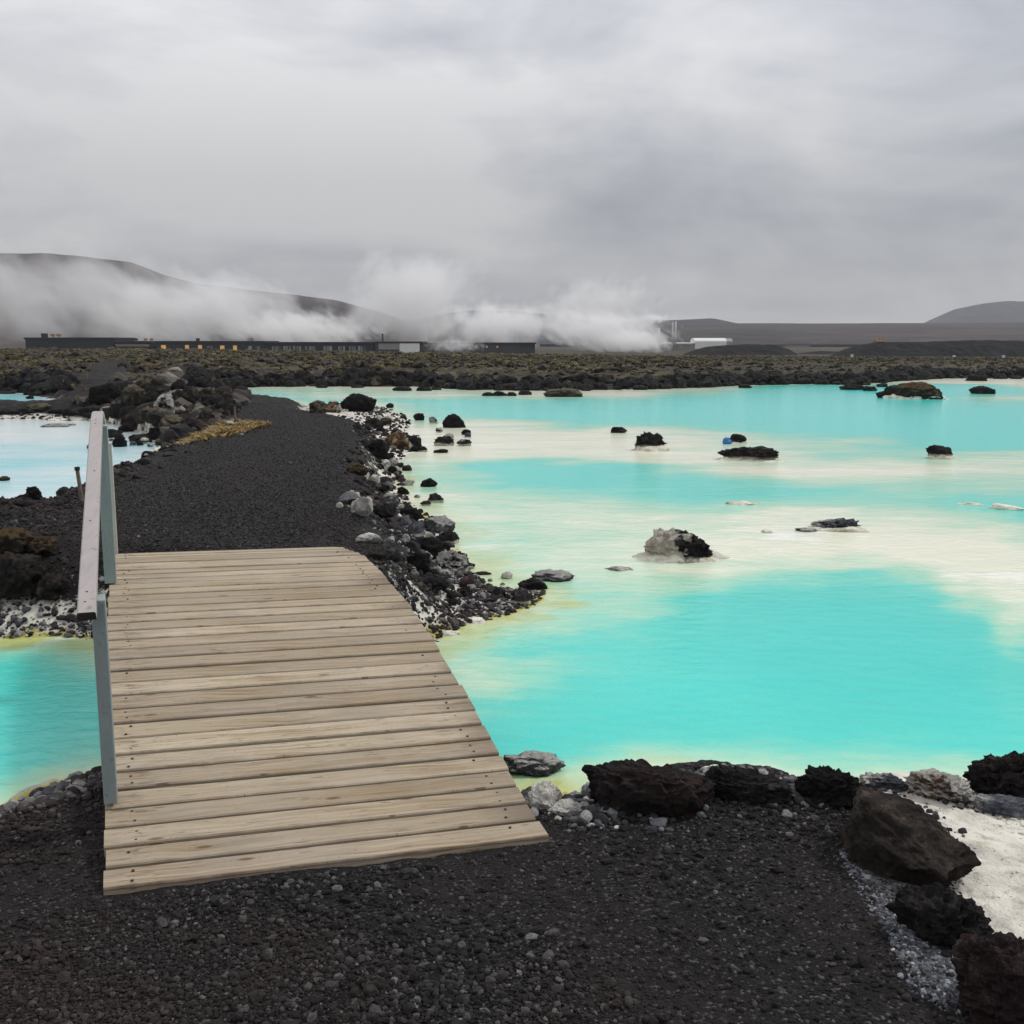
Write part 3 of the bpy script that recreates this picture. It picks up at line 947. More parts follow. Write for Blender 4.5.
XY = scatter(46000, (-3.0, 3.0, 1.6, 4.9), lambda P, m, h: m['near'] * (m['dn'] > .02) * (1 - m['beach']) * (frame_u(P) < .62) * off_deck(P) * (.12 + .88 * clump(P, m)))
stones('gravel', XY, np.clip(rng.lognormal(math.log(.0051), .38, len(XY)), .0022, .012), m_gravel, 'fine black volcanic gravel covering the near bank')
XY = scatter(4200, (-3.0, 3.0, 1.6, 4.9), lambda P, m, h: m['near'] * (m['dn'] > .05) * (1 - m['beach']) * (frame_u(P) < .62) * off_deck(P) * clump(P, m, 1.6, 75) ** 2)
stones('gravel', XY, np.clip(rng.lognormal(math.log(.0098), .34, len(XY)), .006, .022), m_gravel, 'coarser black volcanic gravel lying on the near bank', sub=1)
XY = scatter(24000, (-9, 3, 5.8, 27), lambda P, m, h: (~m['near']) * m['path'] * (m['db'] > .05) * off_deck(P) * np.clip(8.0 / m['r'], 0, 1) ** 2)
stones('gravel', XY, np.clip(rng.lognormal(math.log(.0062), .35, len(XY)), .003, .02), m_gravel, 'black volcanic gravel covering the causeway path')


XY = scatter(9000, (-7, -1.5, 5.8, 15), lambda P, m, h: (~m['near']) * (m['db'] > .3) * (1 - m['path']) * (sdf(P, np.array(black_poly)) > -.3) * np.clip(8.0 / m['r'], 0, 1))
stones('gravel', XY, np.clip(rng.lognormal(math.log(.0085), .5, len(XY)), .004, .05), m_gravel, 'black cinders covering the bank left of the path')


# silica-dusted rubble along the shores
def band(P, m, w0, w1): return sstep(m['d'], -.02, .06) * (1 - sstep(m['d'], w0, w1))


XY = scatter(5200, (-3.2, .6, 3.2, 5.2), lambda P, m, h: m['near'] * band(P, m, .15, .5) * (P[:, 0] < .5) * off_deck(P) * (frame_u(P) < .62))
stones('rubble', XY, np.clip(rng.lognormal(math.log(.012), .45, len(XY)), .005, .035), m_pale, 'grey silica dusted rubble along the near shore beside the bridge', sub=1)
m_shore = mat_stones('dark_shore_rubble', [(0, lin(16, 15, 16)), (.5, lin(32, 30, 32)), (.8, lin(60, 58, 61)), (.94, lin(112, 112, 114)), (1, lin(196, 192, 184))])
XY = scatter(1900, (-4.5, 1.5, 5.6, 9), lambda P, m, h: (~m['near']) * band(P, m, .4, 1.1) * (1 - .85 * m['path']) * off_deck(P) * (frame_u(P) < .62) * (sdf(P, np.array(black_poly)) < .1))
stones('rubble', XY, np.clip(rng.lognormal(math.log(.011), .5, len(XY)), .005, .035), m_shore, 'dark rubble dusted with silica along the far shore beside the bridge', sub=1)
XY = scatter(2600, (-4.5, 1.5, 5.6, 9), lambda P, m, h: (~m['near']) * band(P, m, .2, .5) * off_deck(P) * (frame_u(P) < .62))
stones('rubble', XY, np.clip(rng.lognormal(math.log(.011), .5, len(XY)), .005, .03), m_pale, 'grey silica dusted rubble at the waterline beside the far end of the bridge', sub=1)
XY = scatter(900, (1.0, 2.6, 2.6, 4.8), lambda P, m, h: m['beach'] * clump(P, m, 3.0, 83) ** 2)
stones('silica_crumbs', XY, np.clip(rng.lognormal(math.log(.011), .55, len(XY)), .004, .045), RM['foot'], 'white silica crumbs and lumps on the pale beach at right', sub=2, flat=.5, lift=.0)
XY = scatter(260, (1.0, 2.6, 2.6, 4.8), lambda P, m, h: m['beach'] * clump(P, m, 2.2, 85))
stones('rubble', XY, np.clip(rng.lognormal(math.log(.008), .5, len(XY)), .003, .03), m_pale, 'grey stones strewn on the pale silica beach at right', sub=1)
pl = np.array(poly_px([(862, 838), (905, 868), (925, 900), (955, 945), (1000, 975), (985, 1010), (930, 1000), (900, 960), (872, 905), (850, 860)], -.1))
XY = scatter(9500, (.8, 2.2, 2.4, 4.2), lambda P, m, h: sstep(sdf(P, pl) + fbm(np.c_[P, P[:, 0]] * 5, 3, 77) * .06, -.05, .06))
stones('rubble', XY, np.clip(rng.lognormal(math.log(.0047), .38, len(XY)), .0025, .013), m_chip, 'pale grey chippings spilled beside the big brown boulder', sub=1)
XY = scatter(1500, (.2, 1.9, 3.2, 4.6), lambda P, m, h: m['near'] * band(P, m, .3, .6) * (1 - m['beach']))
stones('rubble', XY, np.clip(rng.lognormal(math.log(.012), .4, len(XY)), .005, .03), m_pale, 'grey rubble piled behind the row of near boulders', sub=1)
XY = scatter(4200, (-12, 1, 8, 30), lambda P, m, h: (~m['near']) * band(P, m, .6, 1.6) * (1 - m['path']) * np.clip(14 / m['r'], 0, 1) * (sdf(P, np.array(black_poly)) < .1))
stones('rubble', XY, np.clip(rng.lognormal(math.log(.024), .55, len(XY)), .008, .11), m_shore, 'dark and white rubble along the causeway shores', sub=1)

# ================================================================== LAVA FIELD COVER
def mat_field():
    t = NT('moss_grown_lava_blocks'); v = t.coord()
    rnd = t.n('ShaderNodeNewGeometry').outputs['Random Per Island']
    up = t.sep(t.n('ShaderNodeNewGeometry').outputs['Normal'])[2]
    n = t.noise(v, 3.2, 6, .68)
    big = t.noise(v, .11, 4, .6)
    c = t.ramp(n, [(.34, lin(14, 13, 12)), (.5, lin(42, 38, 34)), (.66, lin(112, 104, 92))])
    moss = t.mix(rnd, lin(88, 78, 54), lin(142, 130, 92))
    moss = t.mix(t.rng(big, .52, .66, 0, .8), moss, lin(150, 140, 62))
    moss = t.mix(t.rng(t.noise(v, .3, 3), .58, .7, 0, .7), moss, lin(94, 72, 48))
    f = t.math('MULTIPLY', t.rng(t.math('ADD', up, t.math('MULTIPLY', t.math('SUBTRACT', n, .5), 1.6)), .35, .9), t.rng(t.math('ADD', big, t.math('MULTIPLY', rnd, .35)), .45, .75, .15, .85))
    moss = t.mix(t.rng(t.noise(v, 5, 5, .75), .40, .60), lin(24, 22, 19), moss)
    c = t.mix(f, c, moss)
    return t.surf(c, .95, .15, t.bump(n, 1.0, .3))


m_field = mat_field()


def field_test(P, m, h):
    left = (P[:, 0] < -2)
    return (m['field'] > .2) * (m['db'] > -.05) * (np.abs(P[:, 0]) / np.maximum(P[:, 1], 1) < .62) * np.minimum(1, np.clip(m['r'] / 110, .3, 1) ** .6 * np.where(m['db'] < 3, 2.2, 1)) * (~m['near'])


XY = scatter(32000, (-130, 130, 33, 232), field_test)
rf = np.hypot(XY[:, 0], XY[:, 1])
o = stones('lava_rubble', XY, np.clip(rng.lognormal(-.75, .5, len(XY)), .15, 1.3) * np.interp(rf, [33, 45, 80, 140, 230], [.36, .37, .39, .42, .65]) * (1 - .35 * sstep(XY[:, 0] / XY[:, 1], .0, .3)), m_field, 'broken moss grown lava covering the plain beyond the lake', sub=1, flat=.7, lift=.05, spk=.7)
o['category'] = 'lava field'
m_mound = mat_stones('grey_mound_lava', [(0, lin(16, 15, 15)), (.4, lin(34, 31, 30)), (.7, lin(62, 57, 53)), (.93, lin(112, 106, 98)), (1, lin(176, 168, 156))])
XY = scatter(3400, (-17, -3, 18, 36), lambda P, m, h: (sdf(P, np.array(mound_poly)) > -.3) * (~m['near']) * (m['db'] > .1) * (1 - m['path']))
stones('lava_rubble', XY, np.clip(rng.lognormal(-2.55, .55, len(XY)), .03, .32), m_mound, 'broken grey lava between the rocks of the mound left of the path', sub=1, flat=.8, lift=.15, spk=.8)['category'] = 'lava field'
XY = scatter(1500, (-50, 70, 36, 110), lambda P, m, h: (m['db'] > -.1) * (m['db'] < 1.6) * (~m['near']) * (m['r'] > 38) * (1 - m['path']) * (np.abs(P[:, 0]) / np.maximum(P[:, 1], 1) < .62) * (sdf(P, np.array(slope_poly)) < 0))
stones('lava_rubble', XY, np.clip(rng.lognormal(-1.75, .5, len(XY)), .06, .4), RM['black'], 'bare black lava blocks along the far lake shore', sub=1, flat=.8, lift=.2, spk=.9)['category'] = 'lava field'

# ================================================================== SINGLE ROCKS
PR = place_rock
# --- standing in the lake
PR(678, 562, 70, 35, 'half', 'lake boulder half black and half pale crusted, rising from a white silica foot', depth=.75, sub=5, spiky=.5, lumps=2.4, blocky=.3, foot=.25, seed=311, crumb=.10)
PR(748, 461, 62, 14, 'footed', 'long low jagged black rock with white silica foot in mid lake', depth=.5, sub=5, spiky=.6, foot=.22)
PR(651, 451, 34, 19, 'footed', 'spiky black lava clump in the lake on a pale silica foot', depth=.6, sub=5, spiky=1.1, lumps=3, foot=.22)
PR(737, 443, 19, 9, 'black', 'small dark pyramid rock behind the bright blue scrap in the lake', depth=.6, blocky=.9, spiky=.1, foot=.3)
PR(619, 433, 17, 6, 'black', 'small low dark rock left of the spiky lava clump in the lake', depth=.6)
PR(939, 459, 27, 14, 'footed', 'small stepped black rock with pale foot alone in the right half of the lake', depth=.6, spiky=.8, foot=.22)
PR(912, 399, 58, 17, 'mossy', 'large rock islet with ochre moss on its top, near the far shore', depth=.5, sub=5, blocky=.3, spiky=.12, lumps=1.6, tilt=.5, foot=.12)
PR(890, 398, 28, 8, 'black', 'black lump joined to the foot of the mossy islet', depth=.6)
PR(982, 394, 25, 8, 'black', 'smooth dark hump rock right of the mossy islet', depth=.6, spiky=.05, blocky=.2)
PR(976, 381, 21, 6, 'black', 'small dark rock before the pale far shore above the smooth hump', depth=.6)
PR(835, 531, 50, 13, 'grey', 'low grey rock crusted with white silica on the broad pale shoal', depth=.6, sub=5, spiky=.8, tilt=-.5, foot=.3)
PR(806, 532, 22, 4, 'crusted', 'flat crusted scrap of rock beside the low grey shoal rock', depth=.6)
PR(619, 571, 30, 5, 'white', 'faint whitish rubble hump left of the half black lake boulder', depth=.7, spiky=.6, cut=.5)
PR(563, 397, 40, 9, 'lichen', 'low grey brown islet close to the far shore in mid picture', depth=.5, spiky=.1, blocky=.2)
PR(767, 533, 12, 4, 'foot', 'tiny pale stone on the shoal left of the low grey rock', sub=3, cut=.5)
PR(742, 505, 34, 4, 'foot', 'thin white silica crust on the shoal beyond the half black boulder', sub=4, depth=.5, spiky=.2, cut=.5)
PR(1006, 510, 34, 6, 'foot', 'white silica hump at the right edge of the lake', sub=4, depth=.5, cut=.5)
PR(970, 505, 26, 3, 'foot', 'thin white silica crust left of the white hump at the lake edge', sub=4, depth=.5, cut=.5)
for i, (x, y, w, h) in enumerate([(488, 396, 12, 4), (500, 396, 16, 5), (512, 396, 10, 4), (525, 395, 14, 5), (402, 391, 20, 5), (424, 391, 16, 4), (436, 390, 12, 3), (852, 390, 26, 6), (882, 387, 12, 4), (870, 391, 14, 5), (745, 388, 14, 4), (1000, 379, 14, 3), (1016, 379, 12, 3), (586, 391, 10, 3), (358, 388, 14, 3), (322, 388, 12, 3), (640, 390, 16, 5), (665, 389, 10, 4)]):
    PR(x, y, w, h, 'black', 'small dark rock in the shallows along the far shore', 'rocks along the far shore', depth=.7, sub=3)
# --- causeway shore right of the path, from far to near
PR(362, 412, 30, 18, 'jet', 'big black rock at the far bend of the causeway shore', depth=.8, spiky=.3)
PR(350, 409, 20, 14, 'black', 'black rock leaning on the big black rock at the far bend', depth=.8)
PR(318, 413, 18, 13, 'lichen', 'pale brown rock left of the black rocks at the far bend', depth=.8)
PR(334, 413, 17, 12, 'ochre', 'tan crusted rock between the pale brown and black rocks at the far bend', depth=.8)
PR(390, 408, 8, 5, 'jet', 'tiny black rock in the water past the far bend', sub=3)
PR(454, 428, 24, 14, 'jet', 'rounded black boulder on the white mud flat', depth=.7, blocky=.4, spiky=.2)
PR(444, 446, 22, 10, 'footed', 'grey crumbly rock on the mud flat below the rounded black boulder', spiky=.9, depth=.7)
PR(464, 446, 16, 7, 'crusted', 'small crusted rock at the tip of the mud flat', spiky=.9, depth=.7)
PR(441, 453, 15, 4, 'black', 'flat dark rock at the water edge of the mud flat', depth=.7)
PR(374, 429, 20, 11, 'black', 'black rock on the shore short of the far bend', depth=.8)
PR(385, 426, 14, 8, 'mossy', 'small moss topped rock on the shore short of the far bend', depth=.8)
PR(398, 449, 30, 18, 'ochre', 'big orange brown rock with pale crust beside the causeway path', depth=.8, sub=5)
PR(413, 449, 18, 14, 'black', 'black rock at the right end of the orange brown rock', depth=.8, spiky=.6)
PR(377, 459, 26, 19, 'jet', 'tall black clump at the path edge below the orange brown rock', depth=.8, spiky=.6)
PR(357, 475, 22, 12, 'mossy', 'moss topped black rock on the path edge', depth=.8)
PR(384, 466, 14, 6, 'grey', 'flat blue grey rock between the black clump and the water', depth=.8)
PR(407, 471, 10, 6, 'brown', 'small brown rock in the yellow shallows', depth=.8)
PR(365, 479, 9, 6, 'white', 'small white stone left of its twin on the path edge', depth=.9, sub=3)
PR(375, 483, 11, 8, 'white', 'small white stone above the dark blue rock', depth=.9, sub=3)
PR(382, 492, 19, 8, 'black', 'blue black rock under the two small white stones', depth=.8)
PR(429, 487, 17, 9, 'jet', 'lone black wedge rock in the pale shallows', depth=.7, blocky=.9, spiky=.1)
PR(436, 503, 16, 10, 'footed', 'black tipped rock with bluish white foot in the pale shallows', depth=.7, blocky=.6)
PR(389, 506, 20, 13, 'whitecap', 'rounded grey rock with white top on the shore', depth=.8)
PR(362, 514, 23, 18, 'white', 'pale cupped slab of rock lying on the path edge', depth=.7, blocky=.9)
PR(340, 508, 8, 6, 'white', 'small white pebble alone on the black path', sub=3)
PR(381, 518, 32, 12, 'jet', 'long black rock ledge beside the pale slab', depth=.6)
PR(408, 519, 30, 12, 'jet', 'curved black rock lip at the waterline', depth=.7, spiky=.15)
PR(416, 537, 18, 17, 'grey', 'grey boulder with one white flank below the black lip', depth=.8, blocky=.8, spiky=.1)
PR(430, 542, 12, 10, 'white', 'rounded white stone between two grey boulders on the shore', depth=.9, spiky=.05)
PR(441, 534, 30, 17, 'whitecap', 'white capped grey boulder at the waterline', depth=.7)
PR(448, 544, 23, 13, 'footed', 'half white half black boulder below the white capped one', depth=.8)
PR(369, 543, 28, 10, 'white', 'pale yellowish crusted rock lying on the gravel past the bridge end', depth=.8, spiky=.4)
PR(430, 558, 42, 21, 'jet', 'largest black boulder of the shore beside the bridge', depth=.7, sub=5, blocky=.6, spiky=.15)
PR(419, 572, 25, 20, 'jet', 'black rounded boulder in front of the largest black boulder', depth=.8, sub=5, blocky=.8, spiky=.1)
PR(391, 562, 20, 12, 'black', 'black rock left of the two black boulders by the bridge', depth=.8)
PR(378, 560, 24, 12, 'rusty', 'rust tinged rock right beside the bridge end', depth=.8)
PR(450, 575, 40, 25, 'crusted', 'jagged grey and white rock right of the black boulders', depth=.7, sub=5, spiky=.6, blocky=.6)
PR(433, 591, 34, 13, 'jet', 'flat black rock in the grey rubble before the jagged rock', depth=.7)
PR(468, 588, 16, 11, 'pinkish', 'small reddish rock in the grey rubble', depth=.8)
PR(466, 598, 13, 11, 'black', 'small dark rock just below the reddish rock', depth=.8)
PR(482, 575, 20, 3, 'black', 'thin dark rock trailing into the shallows from the jagged rock', depth=.7, sub=3)
PR(533, 590, 30, 13, 'black', 'dark blocky rock on the tip of the rubble spit', depth=.7, spiky=.3)
PR(553, 582, 44, 12, 'whitecap', 'blue grey slab with white edges at the end of the rubble spit', depth=.6, spiky=.2)
PR(522, 606, 22, 15, 'footed', 'blue grey boulder with black top on the near side of the spit', depth=.8)
PR(499, 597, 14, 9, 'black', 'small black rock on the rubble spit nearest the middle', depth=.8)
PR(490, 604, 18, 8, 'crusted', 'crusted pale rock on the near edge of the rubble spit', depth=.8)
PR(452, 606, 12, 7, 'black', 'small black rock on the grey rubble next to the bridge', depth=.8)
PR(470, 624, 34, 6, 'foot', 'flat cream silica mound in the yellow shallows by the bridge', depth=.6, spiky=.1, fine=.01, cut=.5)
PR(449, 636, 26, 5, 'foot', 'smaller cream silica mound touching the bridge edge', depth=.6, spiky=.1, fine=.01, cut=.5)
# --- near bank, right
PR(648, 818, 128, 50, 'rusty', 'wide flat topped black lava block on the near gravel bank', depth=.42, sub=6, blocky=.6, spiky=.35, lumps=1.8, box=.9, tilt=.15, crumb=.16)
PR(742, 802, 98, 32, 'black', 'long low black lava block between the flat topped block and the round one', depth=.45, sub=6, blocky=.6, spiky=.45, box=.5, tilt=.5, crumb=.16)
PR(828, 808, 68, 38, 'jet', 'rounded black scoria rock left of the big brown boulder', depth=.6, sub=6, spiky=.45, crumb=.11)
o = rock_object('lava_rock', (1.31, 3.36, -.11), (.47, .31, .235), RM['brown'], 4247, 6, rz=R(-58), box=.8, tilt=.22, crumb=.085, spiky=.14, blocky=1.0, lumps=1.5, fine=.03)
set_props(o, 'big tilted brown boulder on the near bank', 'rock')
PR(938, 950, 96, 60, 'black', 'dark lava rock just below the big brown boulder', depth=.6, sub=6, spiky=.3, blocky=.7, crumb=.16)
PR(1014, 1030, 112, 92, 'red', 'large reddish black boulder in the lower right corner', depth=.6, sub=6, spiky=.4, blocky=.6, crumb=.16)
PR(1004, 806, 74, 48, 'rusty', 'jagged black scoria rock standing on a grey ledge at the right edge', depth=.6, sub=6, spiky=.9, zoff=.03, box=.6, crumb=.16)
PR(1006, 818, 84, 22, 'grey', 'grey ledge with an algae rim under the jagged scoria rock', depth=.5, sub=5, spiky=.1, blocky=.5)
PR(884, 792, 48, 18, 'grey', 'small grey white crusted rock behind the big brown boulder', depth=.7, sub=5, spiky=.5)
PR(936, 802, 64, 28, 'ochre', 'orange and grey crusted rock on the white silica beach', depth=.7, sub=5, spiky=.5, blocky=.5)
PR(532, 777, 66, 23, 'whitecap', 'long grey rock with white crest at the water right of the bridge', depth=.5, sub=5, spiky=.1, blocky=.3)
PR(545, 812, 34, 30, 'white', 'pointed white silica rock beside the near bridge corner', depth=.8, sub=5, blocky=.8, spiky=.1)
PR(562, 816, 44, 14, 'white', 'low white silica crust right of the pointed white rock', depth=.6, sub=5, spiky=.3)
# --- left of the path
PR(14, 566, 56, 32, 'mossy', 'dark rock with ochre moss top at the left edge below the path', depth=.7, sub=5)
PR(42, 562, 32, 20, 'mossy', 'small round rock covered in ochre moss beside the larger mossy one', depth=.8, sub=5)
PR(24, 606, 70, 42, 'rusty', 'big dark crumbling rock above the left channel', depth=.7, sub=5)
PR(54, 607, 32, 26, 'brown', 'brown rock right of the big crumbling rock', depth=.8, sub=5)
PR(34, 500, 15, 12, 'jet', 'black rock with its top clear of the left pool', depth=.8)
PR(20, 507, 20, 6, 'black', 'low black rock in front of the taller one in the left pool', depth=.8)
PR(4, 481, 12, 5, 'mossy', 'tiny ochre rock at the left edge of the left pool', sub=3)
PR(120, 447, 14, 12, 'jet', 'black cone shaped rock at the head of the left pool', depth=.8)
PR(140, 442, 22, 8, 'black', 'low black rock right of the cone at the pool head', depth=.8)
PR(108, 438, 30, 9, 'black', 'long black rock behind the cone at the pool head', depth=.6)
PR(58, 427, 34, 4, 'crusted', 'thin crusted ledge in the left pool', depth=.6)
PR(106, 405, 34, 21, 'jet', 'big black block at the edge of the far gravel slope', depth=.7, sub=5, blocky=.8, spiky=.15)
PR(79, 404, 14, 8, 'lichen', 'pale lichen rock at the foot of the far gravel slope', depth=.8)
PR(90, 405, 9, 9, 'mossy', 'small mossy rock against the big black block', depth=.8)
PR(40, 412, 26, 8, 'lichen', 'brown hump on the rock strip between the two left pools', depth=.6)
for x, y, w, h in [(6, 415, 30, 6), (24, 415, 22, 5), (58, 415, 22, 5), (74, 416, 24, 9), (92, 417, 24, 10), (8, 394, 18, 3), (30, 399, 8, 4)]:
    PR(x, y, w, h, 'black', 'dark rock of the strip between the two left pools', 'rocks between the left pools', depth=.7, sub=3)
# the rough rock mound left of the path's far end
rm = random.Random(5)
mound = [(178, 404), (190, 410), (204, 402), (214, 412), (198, 420), (182, 424), (168, 418), (158, 428), (146, 420), (136, 430), (172, 434), (150, 408), (162, 400), (222, 404), (228, 414), (208, 426), (190, 432), (128, 418), (134, 406), (146, 396), (118, 424), (176, 394), (124, 432), (160, 440), (200, 394), (214, 396)]
for x, y in mound:
    kind = rm.choice(['lichen', 'lichen', 'black', 'black', 'crusted', 'brown'])
    w = rm.uniform(16, 30)
    PR(x + rm.uniform(-3, 3), y, w, w * rm.uniform(.55, .85), kind, 'lichen grey lava rock on the rough mound left of the far path', 'rocks of the mound left of the path', depth=.8, sub=4, spiky=.45)
# loose small rocks along the causeway shores
for k in range(70):
    x, y = rm.choice([(rm.uniform(366, 400), rm.uniform(418, 470)), (rm.uniform(380, 432), rm.uniform(470, 545)), (rm.uniform(352, 392), rm.uniform(440, 540)), (rm.uniform(440, 545), rm.uniform(578, 608)), (rm.uniform(405, 470), rm.uniform(420, 452)), (rm.uniform(400, 480), rm.uniform(560, 605))])
    w = rm.uniform(5, 13)
    PR(x, y, w, w * rm.uniform(.5, .8), rm.choice(['black', 'jet', 'grey', 'crusted', 'crusted', 'footed', 'white']), 'small loose rock in the rubble of the causeway shore', 'loose rocks on the causeway shore', depth=.8, sub=4, spiky=.5, blocky=.8)
for k in range(24):
    x = rm.uniform(90, 235); y = 447 - (x - 90) * .06 + rm.uniform(-5, 4)
    if x > 175: y = rm.uniform(424, 437)
    w = rm.uniform(5, 12)
    PR(x, y, w, w * .65, rm.choice(['black', 'grey', 'lichen', 'crusted']), 'small loose rock along the left pool shore', 'loose rocks on the left pool shore', depth=.8, sub=3)

# --- blue scrap beside the small pyramid rock
p = at_z(727, 444, WATER)
P, F = rock_shape(61, 4, spiky=.5, blocky=.6, fine=.1)
o = np_mesh('plastic_bag', P * np.array([.075, .06, .065]), F, simple('bright_blue_plastic', lin(36, 104, 168), .5, .5, .15)); o.location = (p[0], p[1], WATER + .045)
set_props(o, 'small bright blue plastic scrap caught beside the dark pyramid rock in the lake', 'litter')

# ================================================================== DRY GRASS
def grass_patch(poly, n, name, label, hgt, colA, colB):
    pp = np.array(poly)
    lo, hi = pp.min(0), pp.max(0)
    Q = np.c_[rng.uniform(lo[0], hi[0], n * 3), rng.uniform(lo[1], hi[1], n * 3)]
    Q = Q[sdf(Q, pp) + rng.normal(0, .25, len(Q)) > .05][:n]
    z = terrain(Q); n = len(Q)
    hh = hgt * rng.uniform(.3, 1.1, n); a = rng.uniform(0, 6.28, n); ln = rng.uniform(.6, 2.4, n) * hh
    wdt = .010 + .012 * rng.uniform(0, 1, n); b = rng.uniform(0, 6.28, n)
    base = np.c_[Q, z - .01]
    ofs = np.c_[np.cos(b) * wdt, np.sin(b) * wdt, np.zeros(n)]
    tip = base + np.c_[np.cos(a) * ln, np.sin(a) * ln, hh]
    mid = base + np.c_[np.cos(a) * ln * .35, np.sin(a) * ln * .35, hh * .62]
    V = np.stack([base - ofs, base + ofs, mid + ofs * .7, mid - ofs * .7, tip], 1)
    F = np.array([[0, 1, 2], [0, 2, 3], [3, 2, 4]])
    FF = (F[None] + (np.arange(n) * 5)[:, None, None]).reshape(-1, 3)
    t = NT(name + '_blades'); rnd = t.n('ShaderNodeNewGeometry').outputs['Random Per Island']
    m = t.surf(t.mix(rnd, colA, colB), .8, .2)
    o = np_mesh(name, V.reshape(-1, 3), FF, m, smooth=False)
    return set_props(o, label, 'dry grass', kind='stuff')


grass_patch(poly_px([(186, 437), (196, 428), (214, 423), (240, 423), (256, 426), (246, 433), (224, 438), (200, 440)], .2), 14000, 'dry_grass', 'patch of ochre dry grass where the rock mound meets the black path', .09, lin(168, 146, 100), lin(112, 92, 58))

# ================================================================== STAKES
m_stake = simple('grey_stake_wood', lin(112, 100, 86), .85, .2, .3, 20)
m_cap = simple('dark_stake_cap', lin(40, 38, 40), .7, .3)
def stake(px, by, hpx, label, wpx=2.0, lean=0):
    p = ground_hit(px, by); z = p[2]
    d_ = math.hypot(p[1], CAMZ - z)
    h, w = hpx / FOC * d_, max(.018, wpx / FOC * d_ / 2)
    e = empty('marker_stake', (p[0], p[1], z)); set_props(e, label, 'stake')
    MB().tube((0, 0, -.05), (lean * h, 0, h), w, w * .9, 10).build('post', m_stake, e)
    MB().tube((lean * h * .94, 0, h * .94), (lean * h * 1.0, 0, h + .012), w * 1.35, w * 1.2, 10).build('cap', m_cap, e)
stake(82.5, 501, 33, 'wooden stake with dark cap seen close beside the bridge handrail', 1.8, -.10)
stake(235.5, 424, 19, 'grey stake at the edge of the ochre grass by the path', 2)
stake(87, 379, 9, 'tall pale stake on the far black gravel slope', 1.6)
stake(64, 389, 10, 'pale stake at the water end of the far gravel slope', 1.6)
stake(147, 377, 11, 'thin stake standing alone in the lava behind the rock mound', 1.4)
stake(86, 390, 4, 'shortest stake in the middle of the far gravel slope', 1.6)

# ================================================================== BUILDINGS
m_navy = simple('navy_black_cladding', lin(40, 42, 52), .7, .3, .15, .3)
m_dgrey = simple('dark_grey_wall', lin(58, 62, 64), .75, .3, .2, .2)
m_lgrey = simple('light_grey_panel', lin(138, 136, 134), .7, .3, .1, .3)
m_white = simple('white_panel', lin(216, 218, 214), .6, .3, .06, .3)
m_roof = simple('dark_roof', lin(50, 50, 54), .8, .2, .15, .2)
m_rust = simple('orange_roof_fitting', lin(160, 118, 92), .7, .3, .15, .5)
m_metal = simple('pale_metal', lin(190, 190, 186), .5, .4, .1, .5)
m_tan = simple('tan_fascia', lin(128, 116, 98), .8, .2, .15, .3)


def mat_glass():
    t = NT('dim_window_glass'); v = t.coord()
    c = t.mix(t.rng(t.noise(t.mapping(v, (.6, .6, .05)), 1, 2), .4, .6), lin(70, 78, 80), lin(150, 158, 156))
    return t.surf(c, .15, .5)


m_glass = mat_glass()
t = NT('lamp_lit_window'); b = t.n('ShaderNodeBsdfPrincipled'); b.inputs['Base Color'].default_value = lin(200, 150, 90)
b.inputs['Emission Color'].default_value = lin(250, 190, 110); b.inputs['Emission Strength'].default_value = .28
t.t.links.new(b.outputs[0], t.n('ShaderNodeOutputMaterial').inputs[0]); m_lit = t.mat
BY = 250.0


def span(x0, x1, ytop, ybot, y):
    a, b = at_y(x0, ytop, y), at_y(x1, ytop, y)
    c = at_y((x0 + x1) / 2, ybot, y)
    return a[0], b[0], a[2], c[2]


def building(name, label, cat, x0, x1, ytop, y=BY, depth=12, wall=None, roof=None, lip=.25):
    xa, xb, zt, _ = span(x0, x1, ytop, 350, y)
    e = empty(name, ((xa + xb) / 2, y, 0)); set_props(e, label, cat)
    w = xb - xa
    MB().box((0, depth / 2, zt / 2 - 1.05), (w, depth, zt + 1.7)).build('wall', wall or m_navy, e)
    MB().box((0, depth / 2, zt - .2), (w + 2 * lip, depth + 2 * lip, .42), bevel=.06).build('roof', roof or m_roof, e)
    return e, (xa + xb) / 2, w, zt


def win(e, cx, x0, x1, y0, y1, y=BY, mat=None, mull=0, name='window'):
    xa, xb, zt, zb = span(x0, x1, y0, y1, y)
    f = MB()
    W, Hh = xb - xa, zt - zb
    x, z = (xa + xb) / 2 - cx, (zt + zb) / 2
    for sx in (-1, 1): f.box((x + sx * (W / 2 + .05), -.06, z), (.1, .12, Hh + .2))
    for sz in (-1, 1): f.box((x, -.06, z + sz * (Hh / 2 + .05)), (W, .12, .1))
    for q in range(mull): f.box((x - W / 2 + W * (q + 1) / (mull + 1), -.06, z), (.12, .12, Hh))
    fr = f.build(name, m_roof, e)
    MB().box((x, -.012, z), (W - .002, .02, Hh - .002)).build('pane', mat or m_glass, fr)


